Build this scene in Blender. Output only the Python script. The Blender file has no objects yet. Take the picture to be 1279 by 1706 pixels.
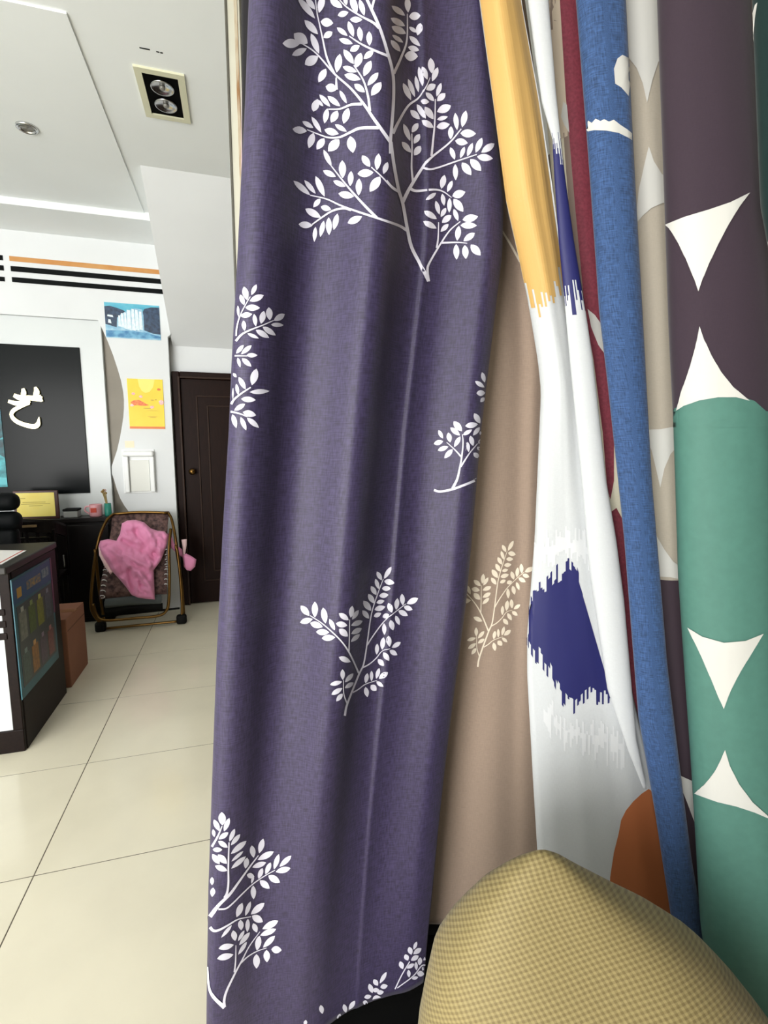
import bpy, bmesh, math, random
from mathutils import Vector, Matrix, noise
from mathutils.bvhtree import BVHTree
from mathutils.geometry import delaunay_2d_cdt
random.seed(7)
scene = bpy.context.scene
COL = scene.collection

# ------------------------------------------------------------------ camera, light, exposure
IMG_W, IMG_H, FPX = 1279, 1706, 830.0
YAW, PIT, HC = math.radians(16.4), math.radians(7.2), 1.36
cam = bpy.data.cameras.new('camera'); cam.sensor_fit = 'HORIZONTAL'; cam.sensor_width = 36
cam.lens = 36 * FPX / IMG_W; cam.clip_start = .02
camo = bpy.data.objects.new('camera', cam); COL.objects.link(camo)
camo.location = (0, 0, HC); camo.rotation_euler = (math.pi / 2 - PIT, 0, -YAW)
scene.camera = camo
world = bpy.data.worlds.new('daylight'); scene.world = world; world.use_nodes = True
bgn = world.node_tree.nodes['Background']
bgn.inputs[0].default_value = (.93, .97, 1, 1); bgn.inputs[1].default_value = 1.8
# daylight entering through the open shop front behind the camera
al = bpy.data.lights.new('shopfront_daylight', 'AREA'); al.shape = 'RECTANGLE'; al.size = 2.7; al.size_y = 2.5
al.energy = 170; al.color = (1, .98, .95)
alo = bpy.data.objects.new('shopfront_daylight', al); COL.objects.link(alo)
alo.location = (-2.75, -1.95, 1.35); alo.rotation_euler = (math.radians(90), 0, 0)
vs = scene.view_settings
vs.view_transform = 'Standard'; vs.look = 'None'; vs.gamma = 1; vs.use_curve_mapping = False; vs.exposure = 0.55

# ------------------------------------------------------------------ helpers
def lin(c):
    return tuple(((v / 255) / 12.92 if v / 255 <= .04045 else ((v / 255 + .055) / 1.055) ** 2.4) for v in c) + (1,)
def mat(name, rgb, rough=.6, metal=0, var=0, scale=8, emit=0, bump=0, spec=.5, stretch=(1, 1, 1), rgb2=None):
    m = bpy.data.materials.new(name); m.use_nodes = True
    nt = m.node_tree; b = nt.nodes['Principled BSDF']
    b.inputs['Base Color'].default_value = lin(rgb); b.inputs['Roughness'].default_value = rough
    b.inputs['Metallic'].default_value = metal; b.inputs['Specular IOR Level'].default_value = spec
    if emit:
        b.inputs['Emission Color'].default_value = lin(rgb); b.inputs['Emission Strength'].default_value = emit
    if var or bump or rgb2:
        tc = nt.nodes.new('ShaderNodeTexCoord'); mp = nt.nodes.new('ShaderNodeMapping')
        mp.inputs['Scale'].default_value = stretch
        nz = nt.nodes.new('ShaderNodeTexNoise'); nz.inputs['Scale'].default_value = scale; nz.inputs['Detail'].default_value = 5
        nt.links.new(tc.outputs['Object'], mp.inputs[0]); nt.links.new(mp.outputs[0], nz.inputs['Vector'])
        mx = nt.nodes.new('ShaderNodeMix'); mx.data_type = 'RGBA'
        c = lin(rgb); c2 = lin(rgb2) if rgb2 else tuple(min(1, v * (1 + var)) for v in c[:3]) + (1,)
        c1 = c if rgb2 else tuple(v * (1 - var) for v in c[:3]) + (1,)
        mx.inputs['A'].default_value = c1; mx.inputs['B'].default_value = c2
        rp = nt.nodes.new('ShaderNodeMapRange'); rp.inputs[1].default_value = .35; rp.inputs[2].default_value = .65
        nt.links.new(nz.outputs[0], rp.inputs[0]); nt.links.new(rp.outputs[0], mx.inputs['Factor'])
        nt.links.new(mx.outputs['Result'], b.inputs['Base Color'])
        if bump:
            bp = nt.nodes.new('ShaderNodeBump'); bp.inputs['Strength'].default_value = bump; bp.inputs['Distance'].default_value = .002
            nt.links.new(nz.outputs[0], bp.inputs['Height']); nt.links.new(bp.outputs[0], b.inputs['Normal'])
    return m
def cloth(name, rgb, var=.18, rough=.85, weave=1.0, sheen=.15, spec=.25):
    """woven cloth: crossed thread noise on the cloth's own UV (metres)"""
    m = bpy.data.materials.new(name); m.use_nodes = True
    nt = m.node_tree; b = nt.nodes['Principled BSDF']
    b.inputs['Roughness'].default_value = rough; b.inputs['Specular IOR Level'].default_value = spec
    b.inputs['Sheen Weight'].default_value = sheen
    uv = nt.nodes.new('ShaderNodeUVMap')
    ns = []
    for sc in ((900 * weave, 110 * weave, 1), (110 * weave, 900 * weave, 1)):
        mp = nt.nodes.new('ShaderNodeMapping'); mp.inputs['Scale'].default_value = sc
        nz = nt.nodes.new('ShaderNodeTexNoise'); nz.inputs['Scale'].default_value = 1; nz.inputs['Detail'].default_value = 2
        nt.links.new(uv.outputs[0], mp.inputs[0]); nt.links.new(mp.outputs[0], nz.inputs['Vector']); ns.append(nz)
    ad = nt.nodes.new('ShaderNodeMath'); ad.operation = 'ADD'
    nt.links.new(ns[0].outputs[0], ad.inputs[0]); nt.links.new(ns[1].outputs[0], ad.inputs[1])
    rp = nt.nodes.new('ShaderNodeMapRange'); rp.inputs[1].default_value = .75; rp.inputs[2].default_value = 1.25
    nt.links.new(ad.outputs[0], rp.inputs[0])
    mx = nt.nodes.new('ShaderNodeMix'); mx.data_type = 'RGBA'
    c = lin(rgb)
    mx.inputs['A'].default_value = tuple(v * (1 - var) for v in c[:3]) + (1,)
    mx.inputs['B'].default_value = tuple(min(1, v * (1 + var)) for v in c[:3]) + (1,)
    nt.links.new(rp.outputs[0], mx.inputs['Factor']); nt.links.new(mx.outputs['Result'], b.inputs['Base Color'])
    bp = nt.nodes.new('ShaderNodeBump'); bp.inputs['Strength'].default_value = .12; bp.inputs['Distance'].default_value = .001
    nt.links.new(ad.outputs[0], bp.inputs['Height']); nt.links.new(bp.outputs[0], b.inputs['Normal'])
    return m

def link(name, me, mats, parent=None, smooth=False):
    o = bpy.data.objects.new(name, me); COL.objects.link(o)
    for m in (mats if isinstance(mats, (list, tuple)) else [mats]): me.materials.append(m)
    if smooth:
        for p in me.polygons: p.use_smooth = True
    if parent: o.parent = parent
    return o
def obj(name, bm, mats, parent=None, smooth=False):
    bmesh.ops.recalc_face_normals(bm, faces=bm.faces)
    me = bpy.data.meshes.new(name); bm.to_mesh(me); bm.free()
    return link(name, me, mats, parent, smooth)
def tag(o, label, cat=None, group=None, kind=None):
    if label: o['label'] = label
    if cat: o['category'] = cat
    if group: o['group'] = group
    if kind: o['kind'] = kind
    return o
def struct(o, label, cat=None):
    o['kind'] = 'structure'; o['label'] = label
    if cat: o['category'] = cat
    return o
def empty(name, loc, rz=0):
    o = bpy.data.objects.new(name, None); COL.objects.link(o); o.location = loc; o.rotation_euler = (0, 0, rz)
    o.empty_display_size = .05
    return o
def bx(bm, x0, x1, y0, y1, z0, z1, bev=0, seg=1, mi=0):
    r = bmesh.ops.create_cube(bm, size=1)
    for v in r['verts']:
        v.co = Vector(((x0 + x1) / 2 + v.co.x * (x1 - x0), (y0 + y1) / 2 + v.co.y * (y1 - y0), (z0 + z1) / 2 + v.co.z * (z1 - z0)))
    fs = set(f for v in r['verts'] for f in v.link_faces)
    for f in fs: f.material_index = mi
    if bev:
        es = list(set(e for v in r['verts'] for e in v.link_edges))
        bmesh.ops.bevel(bm, geom=es, offset=bev, segments=seg, affect='EDGES', profile=.5, material=mi)
def box(name, x0, x1, y0, y1, z0, z1, m, parent=None, bev=0, seg=2):
    bm = bmesh.new(); bx(bm, x0, x1, y0, y1, z0, z1, bev, seg)
    return obj(name, bm, m, parent)
def smoothpath(pts, n=6):
    pts = [Vector(p) for p in pts]
    if len(pts) < 3: return pts
    out = []
    P = [pts[0] * 2 - pts[1]] + pts + [pts[-1] * 2 - pts[-2]]
    for i in range(1, len(P) - 2):
        for k in range(n):
            t = k / n
            a, b, c, d = P[i - 1], P[i], P[i + 1], P[i + 2]
            out.append(.5 * ((2 * b) + (c - a) * t + (2 * a - 5 * b + 4 * c - d) * t * t + (3 * b - a - 3 * c + d) * t ** 3))
    out.append(pts[-1])
    return out
def tube(bm, pts, r, sides=8, smooth=True, caps=True, mi=0):
    pts = smoothpath(pts) if smooth else [Vector(p) for p in pts]
    rings = []; up = Vector((0, 0, 1)); prev = None
    for i, p in enumerate(pts):
        t = (pts[min(i + 1, len(pts) - 1)] - pts[max(i - 1, 0)]).normalized()
        if prev is None:
            a = up if abs(t.z) < .9 else Vector((1, 0, 0))
            n = t.cross(a).normalized()
        else:
            n = (prev - t * prev.dot(t)).normalized()
        prev = n; b = t.cross(n)
        rr = r(i / (len(pts) - 1)) if callable(r) else r
        rings.append([bm.verts.new(p + (n * math.cos(2 * math.pi * k / sides) + b * math.sin(2 * math.pi * k / sides)) * rr) for k in range(sides)])
    for a, b in zip(rings, rings[1:]):
        for k in range(sides):
            f = bm.faces.new((a[k], a[(k + 1) % sides], b[(k + 1) % sides], b[k])); f.smooth = True; f.material_index = mi
    if caps:
        bm.faces.new(rings[0][::-1]).material_index = mi; bm.faces.new(rings[-1]).material_index = mi
def tubeobj(name, pts, r, m, parent=None, sides=8, smooth=True):
    bm = bmesh.new(); tube(bm, pts, r, sides, smooth); return obj(name, bm, m, parent)
def prism_xz(bm, poly, y0, y1, mi=0):
    """polygon in x,z extruded along y"""
    a = [bm.verts.new((x, y0, z)) for x, z in poly]; b = [bm.verts.new((x, y1, z)) for x, z in poly]
    bm.faces.new(a).material_index = mi; bm.faces.new(b[::-1]).material_index = mi
    n = len(poly)
    for i in range(n): bm.faces.new((a[i], b[i], b[(i + 1) % n], a[(i + 1) % n])).material_index = mi
def lathe(bm, prof, c, sides=20, axis='z', mi=0):
    rings = []
    for r, h in prof:
        ring = []
        for k in range(sides):
            a = 2 * math.pi * k / sides; p = (r * math.cos(a), r * math.sin(a), h)
            if axis == 'y': p = (p[0], p[2], p[1])
            if axis == 'x': p = (p[2], p[0], p[1])
            ring.append(bm.verts.new(Vector(c) + Vector(p)))
        rings.append(ring)
    for a, b in zip(rings, rings[1:]):
        for k in range(sides):
            f = bm.faces.new((a[k], a[(k + 1) % sides], b[(k + 1) % sides], b[k])); f.smooth = True; f.material_index = mi
    bm.faces.new(rings[0][::-1]).material_index = mi; bm.faces.new(rings[-1]).material_index = mi
def interp(tab, t):
    if t <= tab[0][0]: i = 0
    elif t >= tab[-1][0]: i = len(tab) - 2
    else: i = next(k for k in range(len(tab) - 1) if tab[k][0] <= t <= tab[k + 1][0])
    (a, va), (b, vb) = tab[i], tab[i + 1]
    return va + (vb - va) * (t - a) / (b - a)

# camera frame: s = to the camera's right, d = horizontally ahead of it (the rack stands square to this)
RV = Vector((math.cos(YAW), -math.sin(YAW), 0)); FV = Vector((math.sin(YAW), math.cos(YAW), 0))
cP, sP = math.cos(PIT), math.sin(PIT)
EYE = Vector((0, 0, HC))
def ray(px, py):
    a = (px - IMG_W / 2) / FPX; b = (py - IMG_H / 2) / FPX
    return RV * a + FV * (cP - b * sP) + Vector((0, 0, -sP - b * cP))
def at_y(px, py, Y): d = ray(px, py); return EYE + d * (Y / d.y)
def at_d(px, py, dd): d = ray(px, py); return EYE + d * (dd / d.dot(FV))
def row_of(z, d):
    t = (z - HC) / d
    return IMG_H / 2 + FPX * (-(sP + t * cP) / (cP - t * sP))
def proj(p):
    q = p - EYE; fw = FV * cP - Vector((0, 0, sP)); up = FV * sP + Vector((0, 0, cP)); z = q.dot(fw)
    return IMG_W / 2 + FPX * q.dot(RV) / z, IMG_H / 2 - FPX * q.dot(up) / z
def sd(s, d, z): return RV * s + FV * d + Vector((0, 0, z))

# ------------------------------------------------------------------ materials
M = dict(
    wall=mat('white_wall_paint', (226, 229, 230), .7, var=.02, scale=2),
    ceil=mat('white_ceiling_paint', (238, 242, 242), .75, var=.02, scale=1.5),
    panel=mat('white_panel_lacquer', (214, 219, 219), .35),
    niche=mat('grey_brown_niche_paint', (138, 131, 119), .6, var=.06, scale=5),
    blackglass=mat('black_glass', (10, 15, 16), .22, spec=.1),
    tile=mat('cream_polished_tile', (226, 219, 197), .16, var=.035, scale=3, spec=.5),
    grout=mat('grey_grout', (92, 85, 70), .8),
    black=mat('black_strip', (9, 13, 13), .6, spec=.1),
    orange=mat('orange_wood_strip', (196, 132, 62), .5, rgb2=(205, 150, 85), scale=6),
    door=mat('dark_brown_door', (30, 15, 10), .45, spec=.1, var=.25, scale=30, stretch=(4, 4, .3)),
    doorline=mat('brown_moulding', (48, 32, 24), .4, spec=.15),
    desk=mat('dark_wood_desk', (24, 15, 12), .45, spec=.12, var=.25, scale=20, stretch=(4, .4, 4)),
    desktop=mat('dark_grey_worktop', (38, 35, 31), .4, spec=.3),
    carton=mat('brown_cardboard', (140, 92, 68), .8, var=.06, scale=5),
    blackpad=mat('black_leatherette', (6, 9, 10), .6, spec=.1),
    blackwood=mat('black_brown_wood', (15, 10, 9), .4, spec=.2, var=.2, scale=20),
    chrome=mat('chrome', (210, 210, 210), .2, metal=1),
    bronze=mat('bronze_tube', (112, 84, 44), .3, metal=1),
    rubber=mat('black_rubber', (12, 12, 11), .7, spec=.2),
    white=mat('white_plastic', (238, 240, 239), .4),
    offwhite=mat('ivory_plastic', (226, 227, 220), .5),
    cream=mat('cream_lamp_rim', (214, 213, 186), .45),
    lampblack=mat('lamp_black', (5, 5, 5), .8, spec=.05),
    reflector=mat('lamp_reflector', (190, 190, 190), .18, metal=1),
    bulb=mat('lamp_glass', (120, 118, 112), .1, spec=.8),
    glow=mat('lit_sign_acrylic', (255, 246, 200), .4, emit=1.6),
    gold=mat('gold_sign_edge', (190, 170, 90), .3, metal=.6),
    paper=mat('white_paper', (236, 234, 230), .7),
    red=mat('red_print', (200, 70, 50), .6),
    pink=cloth('pink_quilt_cotton', (232, 148, 188), .06, .8),
    pinktrim=cloth('pale_pink_lining', (238, 205, 205), .06, .8),
    floral=mat('dark_floral_sling', (52, 34, 36), .8, rgb2=(120, 92, 86), scale=38),
    greypad=mat('grey_mesh_pad', (86, 92, 92), .8),
    rust=mat('chipped_white_post_paint', (170, 160, 138), .5, rgb2=(128, 92, 52), scale=14, stretch=(10, 10, 1.2)),
    postwhite=mat('white_post_paint', (176, 174, 158), .5),
    rackblack=mat('black_rack_base', (8, 8, 8), .7, spec=.1),
)

# ------------------------------------------------------------------ the room
ZL, ZC = 3.0, 3.008                       # dropped panel and main ceiling
XR, XL, YF = 1.75, -4.2, -1.9
T = .603; TX0, TY0 = -.672, 1.70
floor = struct(box('floor', XL, XR, YF, 4.75, -.12, -.0008, M['grout']), 'cream polished tiled shop floor with thin grey joints')
tm = bmesh.new(); bx(tm, -T / 2 + .002, T / 2 - .002, -T / 2 + .002, T / 2 - .002, -.006, 0)
bmesh.ops.recalc_face_normals(tm, faces=tm.faces)
tme = bpy.data.meshes.new('tile'); tm.to_mesh(tme); tm.free(); tme.materials.append(M['tile'])
for i in range(-5, 4):
    for j in range(-6, 5):
        cx, cy = TX0 + (i + .5) * T, TY0 + (j + .5) * T
        if cx - T / 2 < XL or cx + T / 2 > XR + .3 or cy - T / 2 < YF - .1 or cy + T / 2 > 4.75: continue
        t = bpy.data.objects.new('tile', tme); COL.objects.link(t); t.location = (cx, cy, 0); t.parent = floor
bm = bmesh.new(); bx(bm, XL, XR, YF, 4.75, ZC, ZC + .2)
ceiling = struct(obj('ceiling', bm, M['ceil']), 'plain white painted ceiling of the shop')
struct(box('ceiling_panel', XL, -.56, 2.37, 4.07, ZL, ZC, M['ceil']), 'slightly lowered white ceiling panel holding the round spotlight')
struct(box('trim_1', XL, -.52, 4.05, 4.5, 2.955, ZC, M['ceil']), 'white boxed cornice running along the top of the back wall')
bm = bmesh.new()
v = [bm.verts.new(p) for p in ((-.48, 3.42, ZC), (XR, 3.42, ZC), (XR, 4.62, 2.215), (-.48, 4.62, 2.215), (-.48, 4.62, ZC), (XR, 4.62, ZC))]
for f in ((0, 1, 2, 3), (0, 3, 4), (1, 5, 2), (3, 2, 5, 4), (0, 4, 5, 1)): bm.faces.new([v[i] for i in f])
struct(obj('ceiling_slope', bm, M['wall']), 'white sloping underside of a stair above the brown door')
# back wall: front board with a scalloped opening
arc = [(-.997, 2.357), (-.965, 2.275), (-.936, 2.194), (-.906, 2.095), (-.88, 1.99), (-.861, 1.9), (-.851, 1.815), (-.849, 1.75), (-.853, 1.686), (-.862, 1.615),
       (-.876, 1.543), (-.897, 1.448), (-.923, 1.351), (-.947, 1.285), (-.97, 1.221), (-.972, 1.165), (-.959, 1.109), (-.944, 1.035), (-.924, .961), (-.897, .9), (-.868, .851), (-.82, .78), (-.80, .7)]
board = [(-.5, 0), (-.5, 2.26), (-.477, 2.28), (-.477, 3.0), (XL, 3.0), (XL, 2.357)] + arc + [(-.80, 0)]
bm = bmesh.new(); prism_xz(bm, board, 4.5, 4.56)
wb = struct(obj('wall_back', bm, M['wall']), 'white back wall with scalloped opening and painted stripes')
box('niche_back', XL, -.5, 4.57, 4.75, 0, 3.04, M['niche'], wb)['label'] = 'grey brown recess behind the scalloped edge'
pb = box('framed_panel', XL, -.986, 4.53, 4.57, .3, 2.357, M['panel'], wb, .003)
gl = box('glass_panel', XL, -1.145, 4.518, 4.53, 1.008, 2.145, M['blackglass'], wb, .002); gl['label'] = 'glossy black glass panel of the sign'
def stripe(x0, x1, z0, z1, m): box('stripe', x0, x1, 4.496, 4.5, z0, z1, m, wb)
stripe(-1.553, -.518, 2.737, 2.771, M['orange']); stripe(-1.55, -.512, 2.665, 2.702, M['black']); stripe(-1.548, -.502, 2.589, 2.624, M['black'])
for z0, z1 in ((2.737, 2.771), (2.665, 2.700), (2.589, 2.620)): stripe(-3.0, -1.594, z0, z1, M['black'])
struct(box('wall_alcove', -.5, XR, 4.62, 4.75, 0, 3.04, M['wall']), 'white wall around the dark brown door')
struct(box('wall_right', XR, XR + .12, YF, 4.75, 0, 3.2, mat('low_bounce_side_wall', (84, 74, 68), .7)), 'unseen side wall behind the fabric rack, toned dark to cut bounce light')  # out of view; dark tone limits bounce light so the rolls shade off rightwards
struct(box('wall_left', XL - .12, XL, YF, 4.75, 0, 3.2, M['wall']), 'white side wall far beyond the reception desk')
bm = bmesh.new(); bx(bm, -1.35, XR, YF - .14, YF, 0, 3.2); bx(bm, XL, -1.35, YF - .14, YF, 2.68, 3.2)  # added out of view: blocks frontal light so daylight comes from the left
struct(obj('wall_front_added', bm, mat('low_bounce_front_wall', (96, 88, 82), .7)), 'unseen dark front wall added to shape daylight from the open shop entrance')
# scratches on the ceiling
for x0, x1, y in ((-.325, -.285, 2.475), (-.262, -.25, 2.478), (-.246, -.236, 2.479)):
    box('scuff_mark', x0, x1, y, y + .006, ZC - .001, ZC + .002, M['black'], ceiling)
# door
dr = struct(empty('door_1', (-.02, 4.6, 0)), 'dark brown panelled wooden door in a moulded frame')
def dbox(n, x0, x1, y0, y1, z0, z1, m, p=dr, bev=.004):
    o = box(n, x0 + .02, x1 + .02, y0 - 4.6, y1 - 4.6, z0, z1, m, p, bev); return o
dbox('door_leaf', -.43, .41, 4.575, 4.618, .008, 1.945, M['door'])
for x0, x1 in ((-.492, -.43), (.41, .472)): dbox('door_frame', x0, x1, 4.55, 4.62, 0, 2.0, M['door'], dr, .008)
dbox('door_frame', -.43, .41, 4.55, 4.62, 1.945, 2.0, M['door'], dr, .008)
dbox('frame_bead', -.448, -.43, 4.542, 4.55, 0, 1.96, M['doorline'])
dbox('frame_bead', -.43, .41, 4.542, 4.55, 1.945, 1.962, M['doorline'])
for o_, top in ((0, 1.81), (.085, 1.73)):
    xa, xb, za = -.312 + o_, .29 - o_, .2 + o_
    for q in ((xa, xa + .012, za, top), (xb - .012, xb, za, top), (xa, xb, za, za + .012), (xa, xb, top - .012, top)):
        dbox('moulding', q[0], q[1], 4.566, 4.578, q[2], q[3], M['doorline'], dr, .003)
bm = bmesh.new(); lathe(bm, [(.012, 0), (.012, -.03), (.026, -.035), (.028, -.05), (.018, -.062), (.002, -.064)], (-.345, -.025, 1.17), 14, 'y')
obj('door_knob', bm, M['bronze'], dr)

# ------------------------------------------------------------------ ceiling lamps
lp = tag(empty('recessed_spotlight', (-.266, 2.755, ZC)), 'rectangular cream-rimmed twin spotlight in the white ceiling', 'ceiling lamp')
hw, hl = .104, .172
bm = bmesh.new()
for q in ((-hw, hw, -hl, -hl + .03), (-hw, hw, hl - .03, hl), (-hw, -hw + .03, -hl + .03, hl - .03), (hw - .03, hw, -hl + .03, hl - .03)):
    bx(bm, q[0], q[1], q[2], q[3], -.009, 0)
obj('rim', bm, M['cream'], lp)
box('housing', -hw + .03, hw - .03, -hl + .03, hl - .03, -.003, 0, M['lampblack'], lp)
for yy in (-.062, .062):
    bm = bmesh.new(); lathe(bm, [(.05, -.003), (.05, -.010), (.046, -.010), (.036, -.006), (.018, -.004), (.001, -.004)], (0, yy, 0), 24)
    rf = obj('reflector', bm, M['reflector'], lp)
    bm = bmesh.new(); lathe(bm, [(.012, -.004), (.012, -.01), (.008, -.014), (.001, -.015)], (0, yy, 0), 12); obj('bulb', bm, M['bulb'], rf)
lp = tag(empty('downlight', (-.972, 3.19, ZL)), 'small round chrome downlight in the lowered ceiling panel', 'ceiling lamp')
bm = bmesh.new(); lathe(bm, [(.05, 0), (.05, -.008), (.042, -.012), (.036, -.008), (.036, 0)], (0, 0, 0), 24); obj('trim_ring', bm, M['chrome'], lp)
bm = bmesh.new(); lathe(bm, [(.036, -.001), (.03, -.006), (.012, -.004), (.001, -.009)], (0, 0, 0), 20); obj('reflector', bm, M['bulb'], lp)

# ------------------------------------------------------------------ things on the back wall
# lit character on the glass
def stroke_poly(pts, widths, n=6):
    P = smoothpath([(x, y, 0) for x, y in pts], n); N = len(P); L, R = [], []
    for i, p in enumerate(P):
        t = (P[min(i + 1, N - 1)] - P[max(i - 1, 0)]).normalized(); nrm = Vector((-t.y, t.x, 0))
        w = interp([(k / (len(widths) - 1), q) for k, q in enumerate(widths)], i / (N - 1)) / 2
        L.append(p + nrm * w); R.append(p - nrm * w)
    return L, R
sg = tag(empty('sign_character', at_y(41, 715, 4.516)), 'glowing gold-white brush character 艺 standing off the black glass', 'sign')
strokes = [([(60, 462), (120, 478), (190, 470), (215, 462)], [26, 36, 34, 22]),
           ([(100, 420), (150, 440), (220, 440), (300, 448)], [30, 46, 40, 44]),
           ([(165, 372), (170, 405), (160, 450)], [22, 44, 30]), ([(252, 362), (262, 400), (245, 450)], [18, 50, 34]),
           ([(282, 420), (300, 465)], [20, 20]),
           ([(212, 475), (150, 500), (98, 530), (85, 565), (120, 605), (185, 632), (245, 642), (272, 625), (280, 575)], [24, 30, 34, 30, 34, 34, 40, 40, 6])]
for q, (pts, ws) in enumerate(strokes):
    L, R = stroke_poly([(x / 4.263, 560 + y / 4.263) for x, y in pts], [w * .86 / 4.263 for w in ws])
    bm = bmesh.new(); y0 = 4.50 - q * .0007; f = []; k = []
    for p in L + R[::-1]:
        w = at_y(p.x, p.y, 4.505); f.append((w.x - sg.location.x, w.z - sg.location.z))
    n = len(L)
    va = [bm.verts.new((x, y0 - sg.location.y, z)) for x, z in f]; vb = [bm.verts.new((x, 4.517 - sg.location.y, z)) for x, z in f]
    N = 2 * n
    for i in range(n - 1):
        bm.faces.new((va[i], va[i + 1], va[N - 2 - i], va[N - 1 - i])); bm.faces.new((vb[i], vb[i + 1], vb[N - 2 - i], vb[N - 1 - i]))
    for i in range(N): bm.faces.new((va[i], va[(i + 1) % N], vb[(i + 1) % N], vb[i])).material_index = 1
    obj('brush_stroke', bm, [M['glow'], M['gold']], sg)
# printed sheets: coloured regions given in sheet fractions (0..1 across, 0..1 down)
def sheet(name, x0, x1, z0, z1, y, th, base, regions, label, cat, border=None):
    root = tag(box(name, x0, x1, y - th, y, z0, z1, base), label, cat)
    for k, (m, poly) in enumerate(regions):
        bm = bmesh.new()
        yy = y - th - .0004 - .0003 * k
        a = [bm.verts.new((x0 + (x1 - x0) * u, yy, z1 - (z1 - z0) * w)) for u, w in poly]
        bm.faces.new(a).normal_update(); bmesh.ops.triangulate(bm, faces=bm.faces[:])
        obj('print', bm, m, root)
    return root
random.seed(3)
def blob(cx, cy, rx, ry, n=12, j=.2): return [(cx + rx * (1 + random.uniform(-j, j)) * math.cos(2 * math.pi * k / n), cy + ry * (1 + random.uniform(-j, j)) * math.sin(2 * math.pi * k / n)) for k in range(n)]
pm = lambda n, c, c2=None, s=40: mat(n, c, .45, rgb2=c2, scale=s)
rock = pm('print_dark_rock', (22, 40, 66), (48, 74, 104), 45); sky = pm('print_cyan_sky', (70, 170, 200), (120, 205, 220), 8)
fall = pm('print_white_water', (212, 232, 240), (240, 248, 250), 60); mist = pm('print_blue_mist', (110, 170, 205), (170, 210, 228), 20); water = pm('print_blue_water', (52, 120, 170), (110, 175, 208), 25)
regs = [(rock, [(0, .12), (.1, .1), (.22, .14), (.34, .2), (.42, .3), (.45, .55), (.4, .75), (0, .72)]),
        (rock, [(.66, .3), (.72, .12), (.85, .06), (1, .05), (1, .86), (.8, .84), (.68, .78)]),
        (mist, [(.0, .62), (.2, .7), (.45, .72), (.7, .74), (.86, .82), (1, .84), (1, 1), (0, 1)]),
        (water, [(0, .8), (.35, .78), (.7, .8), (1, .9), (1, .96), (0, .98)]),
        (mist, [(.22, .42), (.3, .3), (.42, .2), (.55, .12), (.68, .14), (.7, .3), (.7, .76), (.2, .72)])]
for a, b, t, e in ((.24, .27, .35, .68), (.29, .33, .28, .7), (.35, .38, .26, .74), (.4, .46, .18, .76), (.485, .53, .14, .77), (.55, .6, .16, .76), (.62, .665, .2, .74), (.05, .14, .35, .42), (.06, .1, .48, .6)):
    regs.append((fall, [(a, t), (b, t + .01), (b + .012, e), (a - .008, e - .02)]))
sheet('waterfall_poster', -.945, -.551, 2.23, 2.495, 4.5, .004, sky, regs, 'blue waterfall picture poster under the orange stripe', 'poster')
yel = pm('print_yellow', (240, 205, 30), (246, 216, 50), 5); yl2 = pm('print_light_yellow', (250, 228, 110)); lotus = pm('print_pink_lotus', (240, 160, 170), (252, 215, 200), 90); org = pm('print_orange', (226, 120, 40)); rdo = pm('print_red_orange', (225, 95, 45), (240, 150, 60), 70); grn = pm('print_leaf_olive', (190, 150, 40))
regs = [(yl2, [(.3, 0), (.78, 0), (.72, .16), (.62, .25), (.5, .28), (.4, .24), (.33, .15)]), (org, [(0, .955), (1, .955), (1, 1), (0, 1)]),
        (rdo, [(.06, .47), (.16, .43), (.3, .42), (.42, .46), (.5, .5), (.58, .52), (.45, .54), (.3, .53), (.14, .53)])]
for q in ((.16, .3, .05, .025), (.36, .35, .05, .025), (.1, .53, .05, .025), (.66, .56, .06, .03), (.93, .46, .07, .05), (.88, .2, .05, .025)): regs.append((lotus if q[0] != .88 else org, blob(*q)))
for q in ((.68, .42, .05, .012), (.78, .41, .03, .01), (.52, .585, .12, .006), (.68, .63, .18, .003), (.66, .75, .16, .004), (.68, .77, .1, .004)): regs.append((grn, blob(*q, 10, .05)))
sheet('wall_calendar', -.818, -.555, 1.524, 1.92, 4.5, .006, yel, regs, 'yellow lotus wall calendar with orange bottom band', 'calendar')
teal = pm('print_teal', (20, 110, 120), (70, 180, 190), 18); tdk = pm('print_dark_teal', (8, 50, 60), (20, 100, 110), 25); aqua = pm('print_aqua', (90, 190, 200))
sheet('seascape_poster', -2.25, -1.705, 1.07, 1.66, 4.518, .006, teal, [(tdk, [(0, 0), (1, 0), (1, .35), (.8, .5), (.3, .42), (0, .5)]), (aqua, [(0, .88), (.5, .84), (1, .88), (1, .97), (0, .97)]), (tdk, [(.9, .4), (1, .38), (1, .62), (.94, .58)])], 'teal and aqua water picture hung over the black glass', 'poster')
# white leaflet holder and peach note
h = tag(empty('leaflet_holder', (-.76, 4.5, 1.0)), 'white plastic leaflet box fixed below the yellow calendar', 'holder')
box('back_plate', -.13, .115, -.008, 0, .0, .36, M['white'], h, .004)
box('top_lip', -.12, .11, -.055, -.008, .30, .345, M['white'], h, .012)
box('side', -.115, -.08, -.045, -.008, .01, .30, M['white'], h, .006); box('side', .075, .11, -.045, -.008, .01, .30, M['white'], h, .006)
box('leaflet', -.075, .07, -.02, -.008, .015, .27, M['offwhite'], h, .002)
sheet('sticky_note', -.862, -.795, 1.372, 1.425, 4.5, .002, pm('peach_note', (242, 222, 190)), [], 'small peach paper note stuck above the leaflet box', 'note')

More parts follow.
